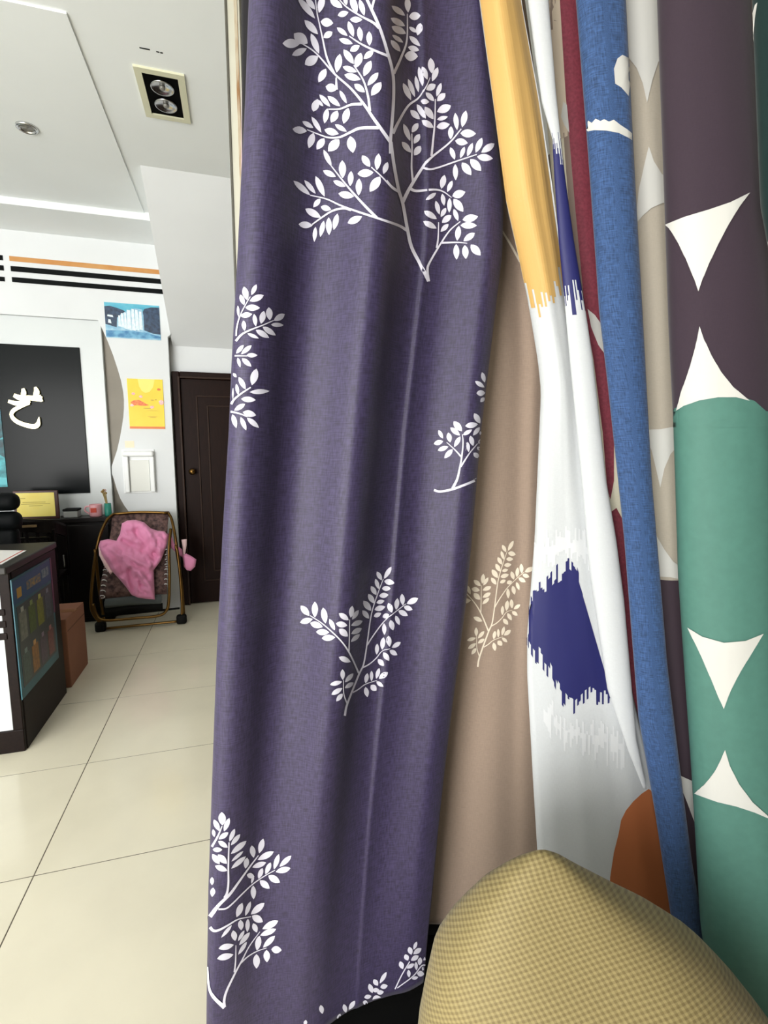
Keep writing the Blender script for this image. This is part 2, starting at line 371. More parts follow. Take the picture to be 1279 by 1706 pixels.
# ------------------------------------------------------------------ cabinet by the back wall and what stands on it
cb = tag(empty('console_cabinet', (-1.4, 4.4, 0)), 'low black-brown cabinet standing against the back wall', 'cabinet')
box('carcass', -.45, .43, -.1, .08, .04, .8, M['blackwood'], cb, .004); box('top_board', -.47, .45, -.115, .08, .8, .835, M['blackwood'], cb, .005)
for a, b in ((-.44, -.155), (-.15, .135), (.14, .425)):
    d_ = box('cabinet_door', a, b, -.115, -.1, .08, .78, M['blackwood'], cb, .004); box('handle', b - .03, b - .022, -.135, -.115, .4, .56, M['chrome'], d_, .002)
box('plinth', -.43, .41, -.08, .06, 0, .04, M['rubber'], cb)
ct = tag(empty('certificate', (-1.46, 4.33, .835)), 'framed yellow certificate plaque leaning behind the slatted chair', 'certificate')
box('frame', -.15, .145, 0, .018, 0, .215, mat('plaque_frame', (66, 30, 22), .35), ct, .005)
pl = box('sheet', -.13, .12, -.003, 0, .018, .198, mat('yellow_certificate_paper', (246, 224, 110), .5, rgb2=(248, 232, 130), scale=8), ct)
for z, a, b in ((.155, -.11, -.07), (.125, -.09, .06), (.112, -.1, .09), (.098, -.05, .04)):
    box('text_line', a, b, -.0036, -.003, z, z + .004, mat('faded_print', (190, 165, 70), .6), pl)
cp = tag(empty('pink_mug', (-1.075, 4.37, .835)), 'pink mug with a printed red motif on the cabinet', 'mug')
bm = bmesh.new(); lathe(bm, [(.04, 0), (.045, .01), (.046, .09), (.044, .095), (.041, .09), (.04, .012), (.001, .01)], (0, 0, 0), 20); obj('body', bm, mat('pink_ceramic', (226, 165, 172), .3), cp)
box('motif', -.025, .015, -.048, -.044, .035, .07, M['red'], cp)
tubeobj('handle', [(-.044, 0, .08), (-.07, 0, .075), (-.075, 0, .045), (-.044, 0, .02)], .006, mat('pink_handle', (226, 165, 172), .3), cp)
br = tag(empty('flower_bunch', (-.99, 4.375, .835)), 'little bunch of dried stems in a teal holder', 'ornament')
bm = bmesh.new(); lathe(bm, [(.024, 0), (.026, .01), (.024, .1), (.022, .1), (.02, .02), (.001, .02)], (0, 0, 0), 16); obj('holder', bm, mat('teal_holder', (40, 135, 118), .4), br)
for k in range(7):
    a = 2.4 * k; e = (.012 * math.cos(a) - .02, .02 * math.sin(a), .18 + .012 * (k % 3))
    st = tubeobj('stem', [(.004 * math.cos(a), .004 * math.sin(a), .05), (e[0] * .5, e[1] * .5, .12), e], .003, mat('straw_stem', (172, 150, 96), .7), br, 5)
    bm = bmesh.new(); bmesh.ops.create_icosphere(bm, subdivisions=1, radius=.011, matrix=Matrix.Translation(e)); obj('blossom', bm, mat('pale_blossom', (214, 180, 176) if k % 2 else (150, 120, 70), .7), st)
cx = tag(empty('tissue_box', (-1.24, 4.37, .835)), 'grey plastic box with a black lid on the cabinet', 'box')
box('body', -.05, .05, -.045, .05, 0, .05, mat('grey_plastic', (150, 150, 148), .4), cx, .006); box('lid', -.053, .053, -.048, .053, .05, .068, M['rubber'], cx, .006)

# ------------------------------------------------------------------ reception desk, its poster, paper, carton
dk = tag(empty('reception_desk', (-1.9, 2.76, 0)), 'dark wood reception desk with white front panel and grey top', 'desk')
ox, oy = 1.9, -2.76
def kb(n, x0, x1, y0, y1, z0, z1, m, bev=.003, p=dk): return box(n, x0 + ox, x1 + ox, y0 + oy, y1 + oy, z0, z1, m, p, bev)
kb('side_panel', -1.0, -.9615, 2.5, 3.05, 0, .825, M['desk']); kb('side_panel', -2.85, -2.81, 2.5, 3.05, 0, .825, M['desk'])
kb('front_board', -2.81, -1.0, 2.5, 2.53, 0, .825, M['desk'])
kb('front_frame', -2.85, -.965, 2.48, 2.5, 0, .105, M['desk'])
kb('front_frame', -1.005, -.965, 2.48, 2.5, .105, .825, M['desk']); kb('front_frame', -2.85, -2.81, 2.48, 2.5, .105, .825, M['desk'])
kb('front_frame', -2.81, -1.005, 2.48, 2.5, .79, .825, M['desk'])
wp = kb('white_front_panel', -2.81, -1.005, 2.486, 2.5, .105, .79, M['panel'])
for z0, z1 in ((.64, .668), (.585, .615), (.53, .56)):
    bm = bmesh.new(); bx(bm, -2.8 + ox, -.99 + ox, 2.476 + oy, 2.486 + oy, z0, z1, .0035, 2); obj('dark_band', bm, M['desk'], dk)
kb('desk_top', -2.88, -.9615, 2.45, 3.08, .825, .858, M['desktop'], .006)
ps = tag(empty('product_poster', (-.9612, 2.72, .5)), 'teal product poster with two rows of coloured bottles on desk end', 'poster')
box('board', 0, .004, -.24, .24, -.255, .295, mat('poster_teal', (26, 82, 96), .4, rgb2=(40, 100, 112), scale=6), ps)
def pq(n, y0, y1, z0, z1, c, k=0, c2=None): box(n, .004, .0052 + .0006 * k, y0, y1, z0, z1, mat('poster_' + n, c, .4, rgb2=c2, scale=60), ps)
pq('title_band', -.235, .235, .18, .285, (24, 72, 112)); pq('title_text', -.09, .08, .21, .25, (160, 130, 62), 1, (60, 90, 110)); pq('logo_mark', -.2, -.15, .2, .245, (178, 136, 50), 1); pq('title_text', .1, .19, .215, .26, (130, 150, 150), 1, (40, 90, 110))
pq('picture_field', -.215, .215, -.21, .165, (58, 62, 64))
for row, cols in ((0, ((122, 124, 112), (82, 100, 38), (126, 126, 42), (78, 86, 96))), (1, ((72, 92, 86), (152, 100, 34), (84, 66, 84), (120, 62, 58)))):
    for k, c in enumerate(cols):
        y0 = -.2 + k * .104; z0 = .0 - row * .195
        pq('bottle_picture', y0, y0 + .078, z0, z0 + .13, c, 1, tuple(int(v * .8) for v in c)); pq('cap_picture', y0 + .024, y0 + .054, z0 + .13, z0 + .152, tuple(min(255, v + 45) for v in c), 1)
pq('strip_picture', .222, .24, -.0, .29, (96, 40, 70), 1)
# paper on the desk
for q, (pts, m) in enumerate((([(44, 917), (4, 939), (-40, 945), (-30, 916)], M['paper']),)):
    bm = bmesh.new(); w = []
    for x, y in pts:
        r_ = ray(x, y); w.append(EYE + r_ * ((.861 - HC) / r_.z))
    a = [bm.verts.new(p) for p in w]; b = [bm.verts.new(p - Vector((0, 0, .0025))) for p in w]
    bm.faces.new(a); bm.faces.new(b[::-1])
    for i in range(4): bm.faces.new((a[i], b[i], b[(i + 1) % 4], a[(i + 1) % 4]))
    pp = tag(obj('paper_sheet', bm, m), 'white sheet of paper with red edge line on desk', 'paper')
    bm = bmesh.new()
    e0, e1, e2 = w[0], w[1], w[3]
    inn = (e2 - e0) * .06
    for k_ in (0,):
        c = [e0 + inn + Vector((0, 0, .0006)), e1 + inn + Vector((0, 0, .0006)), e1 + inn * 1.5 + Vector((0, 0, .0006)), e0 + inn * 1.5 + Vector((0, 0, .0006))]
        bm.faces.new([bm.verts.new(p) for p in c])
    obj('red_line', bm, M['red'], pp)
cn = tag(empty('cardboard_box', (-1.12, 3.28, 0)), 'brown cardboard carton on the floor behind the desk', 'box')
box('body', -.16, .165, -.17, .17, 0, .4, M['carton'], cn, .004)
for y0, y1, rx in ((-.17, -.004, .02), (.004, .17, -.03)):
    f = box('flap', -.158, .163, y0, y1, .4, .405, M['carton'], cn); 
box('packing_tape', -.16, .166, -.025, .025, .405, .4065, mat('brown_tape', (150, 105, 72), .3), cn)
bm = bmesh.new(); bx(bm, .165, .1662, -.16, .16, .33, .336); obj('fold_line', bm, mat('carton_edge', (104, 66, 48), .8), cn)

# ------------------------------------------------------------------ chairs behind the desk
ch = tag(empty('swivel_chair', (-1.475, 3.42, 0)), 'black padded swivel chair with bolstered headrest behind the desk', 'chair')
bm = bmesh.new(); bx(bm, -.24, .235, -.05, .05, 1.0, 1.105, .045, 4); obj('headrest_bolster', bm, M['blackpad'], ch, True)
bm = bmesh.new(); bx(bm, -.24, .24, -.055, .05, .885, .995, .045, 4); obj('headrest_bolster', bm, M['blackpad'], ch, True)
bm = bmesh.new(); bx(bm, -.22, .215, -.03, .05, .5, .9, .035, 4); obj('backrest', bm, M['blackpad'], ch, True)
bm = bmesh.new(); bx(bm, -.235, .235, -.02, .42, .42, .51, .035, 4); obj('seat', bm, M['blackpad'], ch, True)
tubeobj('gas_column', [(0, .2, .08), (0, .2, .42)], .028, M['chrome'], ch, 12, False)
for k in range(5):
    a = k * 2 * math.pi / 5 + .3
    lg = tubeobj('leg', [(0, .2, .1), (.24 * math.cos(a), .2 + .24 * math.sin(a), .06)], .018, M['rubber'], ch, 8, False)
    bm = bmesh.new(); lathe(bm, [(.02, -.02), (.028, -.012), (.028, .012), (.02, .02)], (.24 * math.cos(a), .2 + .24 * math.sin(a), .028), 12, 'x'); obj('caster', bm, M['rubber'], lg)
wc = tag(empty('wooden_chair', (-1.47, 3.98, 0)), 'dark wooden chair with curved top rail and slatted back', 'chair')
top = [(-.27, .09, .8), (-.2, .0, .845), (-.05, -.03, .868), (.1, -.02, .862), (.2, .03, .845), (.25, .12, .80)]
bm = bmesh.new()
P = smoothpath(top, 6); rr = []
for i, p in enumerate(P):
    t = (P[min(i + 1, len(P) - 1)] - P[max(i - 1, 0)]); n = Vector((t.y, -t.x, 0)).normalized()
    rr.append([bm.verts.new(p + n * a + Vector((0, 0, b))) for a, b in ((.016, .0), (.012, .018), (-.012, .018), (-.016, 0), (-.014, -.075), (.014, -.075))])
for a, b in zip(rr, rr[1:]):
    for k in range(6): bm.faces.new((a[k], a[(k + 1) % 6], b[(k + 1) % 6], b[k]))
bm.faces.new(rr[0][::-1]); bm.faces.new(rr[-1])
tr = obj('top_rail', bm, M['blackwood'], wc)
box('brass_inlay', .045, .13, -.047, -.034, .825, .842, mat('worn_brass', (120, 96, 62), .5), tr, .002)
for k in range(7):
    x = -.18 + k * .06; y = interp([(-.27, .09), (-.2, 0), (-.05, -.03), (.1, -.02), (.2, .03)], x)
    box('back_slat', x - .011, x + .011, y - .006, y + .006, .46, .8, M['blackwood'], wc, .003)
box('back_crossbar', -.22, .2, -.025, -.005, .735, .752, M['blackwood'], wc, .003)
box('seat', -.24, .22, -.03, .25, .42, .46, M['blackwood'], wc, .01)
for x, y, z in ((-.22, 0, .8), (.2, .03, .8), (-.22, .23, .42), (.2, .23, .42)): box('leg', x - .018, x + .018, y - .018, y + .018, 0, z, M['blackwood'], wc, .004)

# ------------------------------------------------------------------ folding recliner with pink quilt
rc = tag(empty('folding_recliner', (-.75, 4.12, 0)), 'bronze tube folding recliner with dark floral sling by the door', 'chair')
def w2(p): return (p[0] + .75, p[1] - 4.12, p[2])
def rt(n, pts, r=.011, m='bronze'): return tubeobj(n, [w2(p) for p in pts], r, M[m], rc, 10)
base = rt('base_bar', [(-1.0, 4.055, .02), (-.74, 4.057, .022), (-.47, 4.06, .024)], .010)
for x, y in ((-1.02, 4.055), (-.455, 4.065)):
    bm = bmesh.new(); c = w2((x, y, 0)); bx(bm, c[0] - .04, c[0] + .035, c[1] - .025, c[1] + .03, 0, .075, .018, 3); obj('rubber_foot', bm, M['rubber'], rc, True)
rt('side_tube', [(-1.02, 4.06, .06), (-1.065, 4.06, .14), (-1.078, 4.07, .23), (-1.045, 4.09, .5), (-1.005, 4.12, .70), (-.965, 4.2, .82), (-.93, 4.26, .86)])
rt('side_tube', [(-.455, 4.07, .06), (-.45, 4.075, .15), (-.455, 4.09, .4), (-.475, 4.12, .65), (-.505, 4.2, .8), (-.535, 4.26, .855)])
rt('rear_leg', [(-1.03, 4.09, .62), (-1.05, 4.2, .3), (-1.05, 4.27, .012)]); rt('rear_leg', [(-.475, 4.1, .62), (-.46, 4.2, .3), (-.46, 4.27, .012)])
rt('seat_tube', [(-.505, 4.10, .75), (-.515, 4.02, .6), (-.52, 4.0, .4), (-.535, 3.995, .2), (-.56, 3.995, .13), (-.62, 4.0, .1), (-.75, 4.01, .095), (-.98, 4.02, .095), (-1.04, 4.04, .14), (-1.06, 4.05, .22)])
rt('back_bar', [(-.93, 4.26, .86), (-.74, 4.265, .868), (-.535, 4.26, .855)])
rt('cross_bar', [(-1.02, 4.08, .11), (-.74, 4.08, .115), (-.47, 4.085, .12)], .008, 'rubber')
prof = [(.868, 4.262, .205), (.76, 4.225, .2), (.62, 4.16, .205), (.5, 4.09, .215), (.4, 4.04, .225), (.32, 4.015, .23), (.26, 4.012, .232)]
def sling(rows, nm, m):
    bm = bmesh.new(); g = []
    for z, y, hw_ in rows:
        cxx = -.735 - (.86 - z) * .07
        g.append([bm.verts.new(w2((cxx + hw_ * a, y + .02 * (1 - a * a), z))) for a in (-1, -.6, -.2, .2, .6, 1)])
    for a, b in zip(g, g[1:]):
        for k in range(5): bm.faces.new((a[k], a[k + 1], b[k + 1], b[k]))
    o = obj(nm, bm, m, rc, True); s_ = o.modifiers.new('thickness', 'SOLIDIFY'); s_.thickness = .006; return o
sling(prof, 'sling', M['floral'])
sling([(.262, 4.008, .19), (.24, 4.0, .195), (.21, 4.0, .195), (.19, 4.01, .19)], 'leg_pad', M['greypad'])
sling([(.19, 4.02, .2), (.12, 4.04, .2)], 'lower_flap', M['rubber'])
bm = bmesh.new(); lathe(bm, [(.001, 0), (.001, 0)], (0, 0, 0), 4); bm.free()
def coil(x, y, z, s):
    pts = [(x + s * .018 * (1 - math.cos(t)), y - .012 * math.sin(t * 1.0), z + .006 * math.cos(t * .5) + .009 * math.sin(t)) for t in [k * 2 * math.pi / 8 for k in range(8)]]
    tubeobj('spring', [w2(p) for p in pts], .0032, M['white'], rc, 5)
for k in range(8):
    z = .28 + k * .036; coil(interp([(.26, -1.0), (.6, -.965)], z), interp([(.26, 4.0), (.5, 4.075)], z), z, .8)
    coil(interp([(.26, -.565), (.6, -.55)], z + .05), interp([(.26, 3.995), (.5, 4.07)], z + .05), z + .05, .8)

def pillow(poly, spacing, fn_pos, h, fold, back=True):
    """closed quilt-like body from a pixel-scale outline"""
    P = [Vector(p) for p in poly]; n = len(P); B = []
    for i in range(n):
        a, b = P[i], P[(i + 1) % n]; m_ = max(1, int((b - a).length / spacing))
        B += [a.lerp(b, k / m_) for k in range(m_)]
    def dist(q):
        best = 1e9; inside = False
        for i in range(len(B)):
            a, b = B[i], B[(i + 1) % len(B)]; ab = b - a
            t = max(0, min(1, (q - a).dot(ab) / max(ab.dot(ab), 1e-9))); best = min(best, (a + ab * t - q).length)
            if (a.y > q.y) != (b.y > q.y) and q.x < (b.x - a.x) * (q.y - a.y) / (b.y - a.y) + a.x: inside = not inside
        return best if inside else -best
    I = []
    xs = [p.x for p in B]; ys = [p.y for p in B]
    y = min(ys)
    while y < max(ys):
        x = min(xs)
        while x < max(xs):
            q = Vector((x + random.uniform(-.2, .2) * spacing, y + random.uniform(-.2, .2) * spacing))
            if dist(q) > spacing * .55: I.append(q)
            x += spacing
        y += spacing
    V = B + I
    vo, _, fo, *_ = delaunay_2d_cdt(V, [(i, (i + 1) % len(B)) for i in range(len(B))], [list(range(len(B)))], 1, 1e-5)
    bm = bmesh.new(); fr, bk = [], []
    for q in vo:
        dd = max(0, dist(q)); t = min(1, dd / (spacing * 3.2)); lift = h * math.sqrt(1 - (1 - t) ** 2)
        fr.append(bm.verts.new(fn_pos(q, lift + (fold(q) * t if dd > 0 else 0)))); bk.append(bm.verts.new(fn_pos(q, -.004)))
    for f in fo: bm.faces.new([fr[i] for i in f]); bm.faces.new([bk[i] for i in f][::-1])
    nb = len(B)
    for i in range(nb):
        j = (i + 1) % nb
        try: bm.faces.new((fr[i], bk[i], bk[j], fr[j]))
        except ValueError: pass
    return bm
def qdepth(py): return interp([(850, 4.20), (900, 4.10), (940, 4.03), (985, 3.975), (1000, 3.97)], py)
def qpos(q, lift):
    p = at_y(q.x, q.y, qdepth(q.y) - lift); return p
def qfold(q):
    x, y = q.x, q.y
    f = 0
    for (ax, ay, bx_, by, wd, am) in ((185, 915, 235, 960, 5, .022), (200, 900, 262, 925, 5, -.02), (215, 950, 222, 990, 4, -.022), (232, 955, 255, 985, 5, .02), (245, 880, 265, 920, 5, .02), (225, 885, 245, 910, 4, -.018), (178, 925, 215, 985, 4, .014), (262, 905, 255, 950, 4, -.018), (205, 925, 250, 945, 4, .02), (235, 975, 228, 955, 3, -.02)):
        a = Vector((ax, ay)); b = Vector((bx_, by)); ab = b - a; t = max(0, min(1, (q - a).dot(ab) / ab.dot(ab)))
        f += am * math.exp(-((a + ab * t - q).length / wd) ** 2)
    f += .016 * (.35 - abs(noise.noise(Vector((x * .055 + y * .05, y * .11 - x * .07, 3))))) + .012 * (.3 - abs(noise.noise(Vector((x * .12, y * .05, 9)))))
    return f + .01 * noise.noise(Vector((x * .08, y * .08, 0)))
qo = [(203, 872), (212, 867), (226, 866), (240, 870), (251, 880), (262, 884), (274, 885), (281, 893), (277, 910), (268, 934), (256, 950), (257, 975), (258, 999), (246, 998), (230, 996), (219, 991), (209, 977), (196, 962), (185, 950), (176, 935), (168, 922), (164, 910), (167, 901), (180, 898), (194, 901), (200, 889)]
bm = pillow(qo, 2.3, qpos, .04, lambda q: 1.7 * qfold(q))
qu = tag(obj('pink_quilt', bm, M['pink'], None, True), 'crumpled pink quilt thrown over the folding recliner', 'quilt')
bm = pillow([(164, 912), (165, 925), (175, 945), (184, 957), (188, 953), (178, 936), (170, 922), (168, 908)], 2.2, lambda q, l: at_y(q.x, q.y, qdepth(q.y) - .006 - l), .012, lambda q: 0)
obj('lining_edge', bm, M['pinktrim'], qu, True)['label'] = 'pale pink turned edge'
bm = pillow([(304, 926), (310, 922), (318, 926), (327, 932), (325, 944), (318, 951), (311, 950), (306, 944)], 2.5, lambda q, l: at_y(q.x, q.y, 4.2 - l), .03, lambda q: 0)
obj('quilt_corner', bm, M['pink'], qu, True)
bm = pillow([(302, 899), (311, 898), (311, 908), (308, 925), (305, 926), (304, 912)], 2.2, lambda q, l: at_y(q.x, q.y, 4.21 - l), .012, lambda q: 0)
obj('lining_edge', bm, M['pinktrim'], qu, True)
bm = pillow([(278, 888), (285, 890), (290, 905), (303, 915), (306, 930), (298, 925), (284, 912)], 2.2, lambda q, l: at_y(q.x, q.y, 4.225 - l), .015, lambda q: 0)
obj('quilt_fold', bm, M['pink'], qu, True)

# ------------------------------------------------------------------ fabric rack
ZT = 2.42
for s, lab in ((-.336, 'chipped white rack post beside the plum curtain'), (1.3, 'white rack post beyond the bottle green cloth')):
    p = tag(empty('rack_post', sd(s, 1.25, 0), -YAW), lab, 'post')
    box('shaft', -.016, .016, -.015, .015, .0, ZT, M['postwhite'], p, .002)
    box('chipped_edge', .004, .011, -.0165, -.015, .0, ZT, M['rust'], p)
    box('edge_strip', -.0165, -.012, -.0175, -.015, .0, ZT, mat('dark_seam', (70, 68, 58), .6), p)
hb = tag(empty('hanging_board', sd(0, 0, ZT), -YAW), 'white overhead board from which all the fabrics hang', 'board')
box('board', -.42, 1.34, .66, 1.29, 0, .04, M['postwhite'], hb, .004)
box('front_edge', -.42, 1.34, .652, .66, .0, .044, M['postwhite'], hb, .002)
pb_ = tag(empty('rack_plinth', sd(0, 0, 0), -YAW), 'low black plinth on the floor under the hanging curtains', 'plinth')
box('beam', -.475, 1.2, 1.19, 1.232, 0, .115, M['rackblack'], pb_, .004)
box('tray', -.16, .34, .88, 1.19, 0, .06, M['rackblack'], pb_, .004)

# ------------------------------------------------------------------ fabrics
CL = dict(
    purple=cloth('plum_linen', (54, 46, 76), .4, .56, .5, .05, .45), leaf=mat('white_leaf_print', (216, 214, 226), .7),
    taupe=cloth('taupe_linen', (150, 131, 116), .07, .85, .6), leaf2=mat('cream_leaf_print', (228, 216, 196), .7),
    ikat=cloth('white_cotton', (200, 203, 205), .03, .8), yellow=mat('mustard_print', (206, 166, 98), .65), navy=mat('navy_print', (28, 30, 92), .6), terra=mat('terracotta_print', (184, 108, 64), .7), faint=mat('pale_ikat_print', (212, 214, 216), .75),
    creamc=cloth('cream_cotton', (226, 219, 196), .04, .8), maroon=mat('maroon_print', (128, 52, 66), .75, var=.15, scale=200), beige=mat('beige_print', (206, 190, 168), .75), mushroom=mat('mushroom_print', (142, 124, 112), .75),
    blue=cloth('blue_denim_look_cotton', (54, 80, 122), .4, .75, .55), grey=cloth('warm_grey_cotton', (176, 167, 152), .04, .8), white=mat('white_shape_print', (204, 203, 197), .7),
    aub=cloth('aubergine_cotton', (56, 44, 54), .06, .8), aubp=mat('aubergine_print', (58, 45, 54), .8), tealp=mat('teal_print', (74, 120, 108), .7, var=.04, scale=60), green=cloth('bottle_green_cotton', (14, 40, 38), .08, .8), bpink=cloth('pale_pink_cotton', (224, 196, 200), .05, .8), blk=cloth('black_cotton', (22, 20, 24), .1, .8))
CAMO = EYE
def ring_profile(ratio, n=28):
    def f(u, wdt, z):
        th = 2 * math.pi * u
        return .5 + .5 * math.sin(th), ratio * wdt * .5 * (math.cos(th) - .2)
    return f, True, n
def sheet_profile(pts, n=90, amp=lambda z: 1):
    P = smoothpath([(a, b, 0) for a, b in pts], 10)
    cum = [0]
    for a, b in zip(P, P[1:]): cum.append(cum[-1] + math.hypot((b.x - a.x) * .4, b.y - a.y) + 1e-9)
    tab = [(c / cum[-1], p) for c, p in zip(cum, P)]
    def f(u, wdt, z):
        p = interp(tab, u); k = amp(z) if .02 < p.x < .98 else 1
        return p.x, p.y * k
    return f, False, n
def fabric(name, L, R, dL, dR, prof, m, label, zb, zt=ZT - .001, nz=110, thick=.0016, parent=None, sway=0, seed=0, shift=None):
    f, closed, nu = prof
    V, UV = [], []
    rows = nz + 1; cols = nu if closed else nu + 1
    fdL = dL if callable(dL) else (lambda z: dL); fdR = dR if callable(dR) else (lambda z: dR)
    for j in range(rows):
        z = zt + (zb - zt) * j / nz
        yl, yr = row_of(z, fdL(z)), row_of(z, fdR(z))
        a = at_d(interp(L, yl), yl, fdL(z)); b = at_d(interp(R, yr), yr, fdR(z))
        lat = b - a; wdt = lat.length; nrm = Vector((lat.y, -lat.x, 0)).normalized()
        if nrm.dot(FV) > 0: nrm = -nrm
        for i in range(cols):
            u = i / nu; x, dep = f(u, wdt, z)
            if shift: x = x + shift(x, z)
            p = a + lat * x + nrm * dep
            if sway: p += nrm * sway * noise.noise(Vector((x * 5 + seed, z * 2.2, seed)))
            V.append(p); UV.append((u * wdt * (2.4 if closed else 1.1), z))
    F = []
    for j in range(rows - 1):
        for i in range(nu):
            k = (i + 1) % cols if closed else i + 1
            F.append((j * cols + i, j * cols + k, (j + 1) * cols + k, (j + 1) * cols + i))
    if closed:
        F.append(tuple(range(cols))[::-1]); F.append(tuple((rows - 1) * cols + i for i in range(cols)))
    me = bpy.data.meshes.new(name); c = sum(V, Vector()) / len(V); c.z = zb
    me.from_pydata([v - c for v in V], [], F); uvl = me.uv_layers.new(name='UVMap')
    for lp_ in me.loops: uvl.data[lp_.index].uv = UV[lp_.vertex_index]
    o = link(name, me, m, parent, True); o.location = c
    if not closed:
        s_ = o.modifiers.new('thickness', 'SOLIDIFY'); s_.thickness = thick; s_.offset = 1 if True else 0
    o['_bvh'] = 0; del o['_bvh']
    BV[o.name] = (BVHTree.FromPolygons(V, F), (dL(1.3) if callable(dL) else dL))
    if label: tag(o, label, 'fabric')
    # normals must face the camera so that the cloth thickness grows away from the prints
    me.update(); mid = me.polygons[(nz // 2) * nu + nu // 2]
    if not closed:
        s_.offset = -1 if (mid.normal.dot(EYE - (c + mid.center)) > 0) else 1
    return o
BV = {}
def drop(fo, px, py, eps):
    bv, dd = BV[fo.name]; d = ray(px, py).normalized()
    loc, nrm, idx, dist = bv.ray_cast(EYE, d)
    if loc is None:
        q = at_d(px, py, dd); loc, nrm, idx, dist = bv.find_nearest(q)
        w = (loc - EYE).normalized(); hit = None if (w - d).length > .05 else False
    else: hit = True
    if nrm.dot(d) > 0: nrm = -nrm
    return loc + nrm * eps, hit
def recolour(fo, m, test):
    """dye the cloth itself where test(px, py, column) holds"""
    me_ = fo.data; me_.materials.append(m); k = len(me_.materials) - 1
    off = fo.location + (fo.parent.location if fo.parent else Vector())
    for p_ in me_.polygons:
        x, y = proj(p_.center + off)
        if test(x, y, p_.index): p_.material_index = k
class Print:
    """flat print laid on a cloth surface"""
    def __init__(s, fo, m, name, eps=.0009): s.fo, s.m, s.name, s.eps, s.bm = fo, m, name, eps, bmesh.new()
    def face(s, P):
        pts = [drop(s.fo, x, y, s.eps) for x, y in P]
        if not any(h for _, h in pts) or any(h is None for _, h in pts): return
        vs_ = [s.bm.verts.new(p) for p, _ in pts]
        s.bm.faces.new(vs_)
    def grid(s, G):
        R_ = [[drop(s.fo, x, y, s.eps) for x, y in row] for row in G]
        Vv = [[s.bm.verts.new(p) for p, _ in row] for row in R_]
        for j in range(len(G) - 1):
            for i in range(len(G[0]) - 1):
                hs = [R_[a][b][1] for a, b in ((j, i), (j, i + 1), (j + 1, i), (j + 1, i + 1))]
                if any(hs) and None not in hs:
                    s.bm.faces.new((Vv[j][i], Vv[j][i + 1], Vv[j + 1][i + 1], Vv[j + 1][i]))
    def leaf(s, x0, y0, x1, y1, w):
        a = Vector((x0, y0)); b = Vector((x1, y1)); t = b - a; n = Vector((-t.y, t.x)).normalized(); G = []
        for k in range(8):
            q = k / 7; h_ = w * .5 * max(.02, math.sin(math.pi * q ** .92)) ** .75; c = a + t * q
            G.append([(c - n * h_)[:], c[:], (c + n * h_)[:]])
        s.grid(G)
    def stroke(s, pts, w0, w1):
        L_, R_ = stroke_poly(pts, [w0, w1], 5); s.grid([[(l.x, l.y), (r_.x, r_.y)] for l, r_ in zip(L_, R_)])
    def split(s, polys, label=None, step=6):
        for p in polys:
            q = Print(s.fo, s.m, s.name, s.eps); q.poly(p, step); q.done(label)
    def poly(s, pts, step=6):
        b = bmesh.new(); b.faces.new([b.verts.new((x, y, 0)) for x, y in pts]).normal_update()
        bmesh.ops.triangulate(b, faces=b.faces[:])
        xs = [p[0] for p in pts]; ys = [p[1] for p in pts]
        for k, (lo, hi) in enumerate(((min(xs), max(xs)), (min(ys), max(ys)))):
            c = lo + step
            while c < hi:
                no = (1, 0, 0) if k == 0 else (0, 1, 0); co = (c, 0, 0) if k == 0 else (0, c, 0)
                bmesh.ops.bisect_plane(b, geom=b.verts[:] + b.edges[:] + b.faces[:], plane_co=co, plane_no=no, dist=1e-4); c += step
        mp = {}
        for v_ in b.verts: mp[v_] = drop(s.fo, v_.co.x, v_.co.y, s.eps)
        nv = {v_: s.bm.verts.new(mp[v_][0]) for v_ in b.verts}
        for f_ in b.faces:
            if any(mp[v_][1] for v_ in f_.verts) and None not in [mp[v_][1] for v_ in f_.verts]: s.bm.faces.new([nv[v_] for v_ in f_.verts])
        b.free()
    def done(s, label=None):
        c = s.fo.location
        for v_ in s.bm.verts: v_.co -= c
        for f_ in s.bm.faces: f_.smooth = True
        o = obj(s.name, s.bm, s.m, s.fo)
        if label: o['label'] = label
        return o

# --- plum curtain with white leaf sprays
ampz = lambda z: (.75 + .25 * min(1, max(0, (2.3 - z) / .6))) * (.25 + .75 * min(1, max(0, (z - .15) / .9)))
plum_prof = sheet_profile([(.05, -.075), (.012, -.05), (0, -.022), (.02, -.002), (.065, .006), (.12, -.006), (.19, -.036), (.25, -.04), (.32, -.018), (.39, .018), (.43, .024), (.48, .012), (.55, -.026), (.61, -.042), (.652, -.043), (.662, -.037), (.674, -.037), (.70, -.041), (.75, -.042), (.80, -.032), (.84, -.016), (.89, .004), (.945, .0), (.985, -.016), (1, -.034), (.985, -.055), (.94, -.07)], 150, ampz)
purple = fabric('plum_curtain',
    [(-200, 428), (0, 418), (150, 412), (250, 406), (420, 398), (600, 388), (720, 383), (900, 372), (1100, 362), (1300, 355), (1500, 348), (1706, 345), (1900, 344)],
    [(-200, 800), (0, 822), (200, 838), (330, 852), (420, 850), (600, 828), (720, 813), (820, 804), (1000, 788), (1200, 763), (1400, 739), (1560, 722), (1700, 709)],
    .85, 1.04, plum_prof, CL['purple'], 'plum blue hanging curtain fabric with large white leaf sprays', .10, nz=150, sway=.006, seed=3,
    shift=lambda x, z: -.03 * math.sin(math.pi * max(0, min(1, x))) * (1.2 - z) * .8)
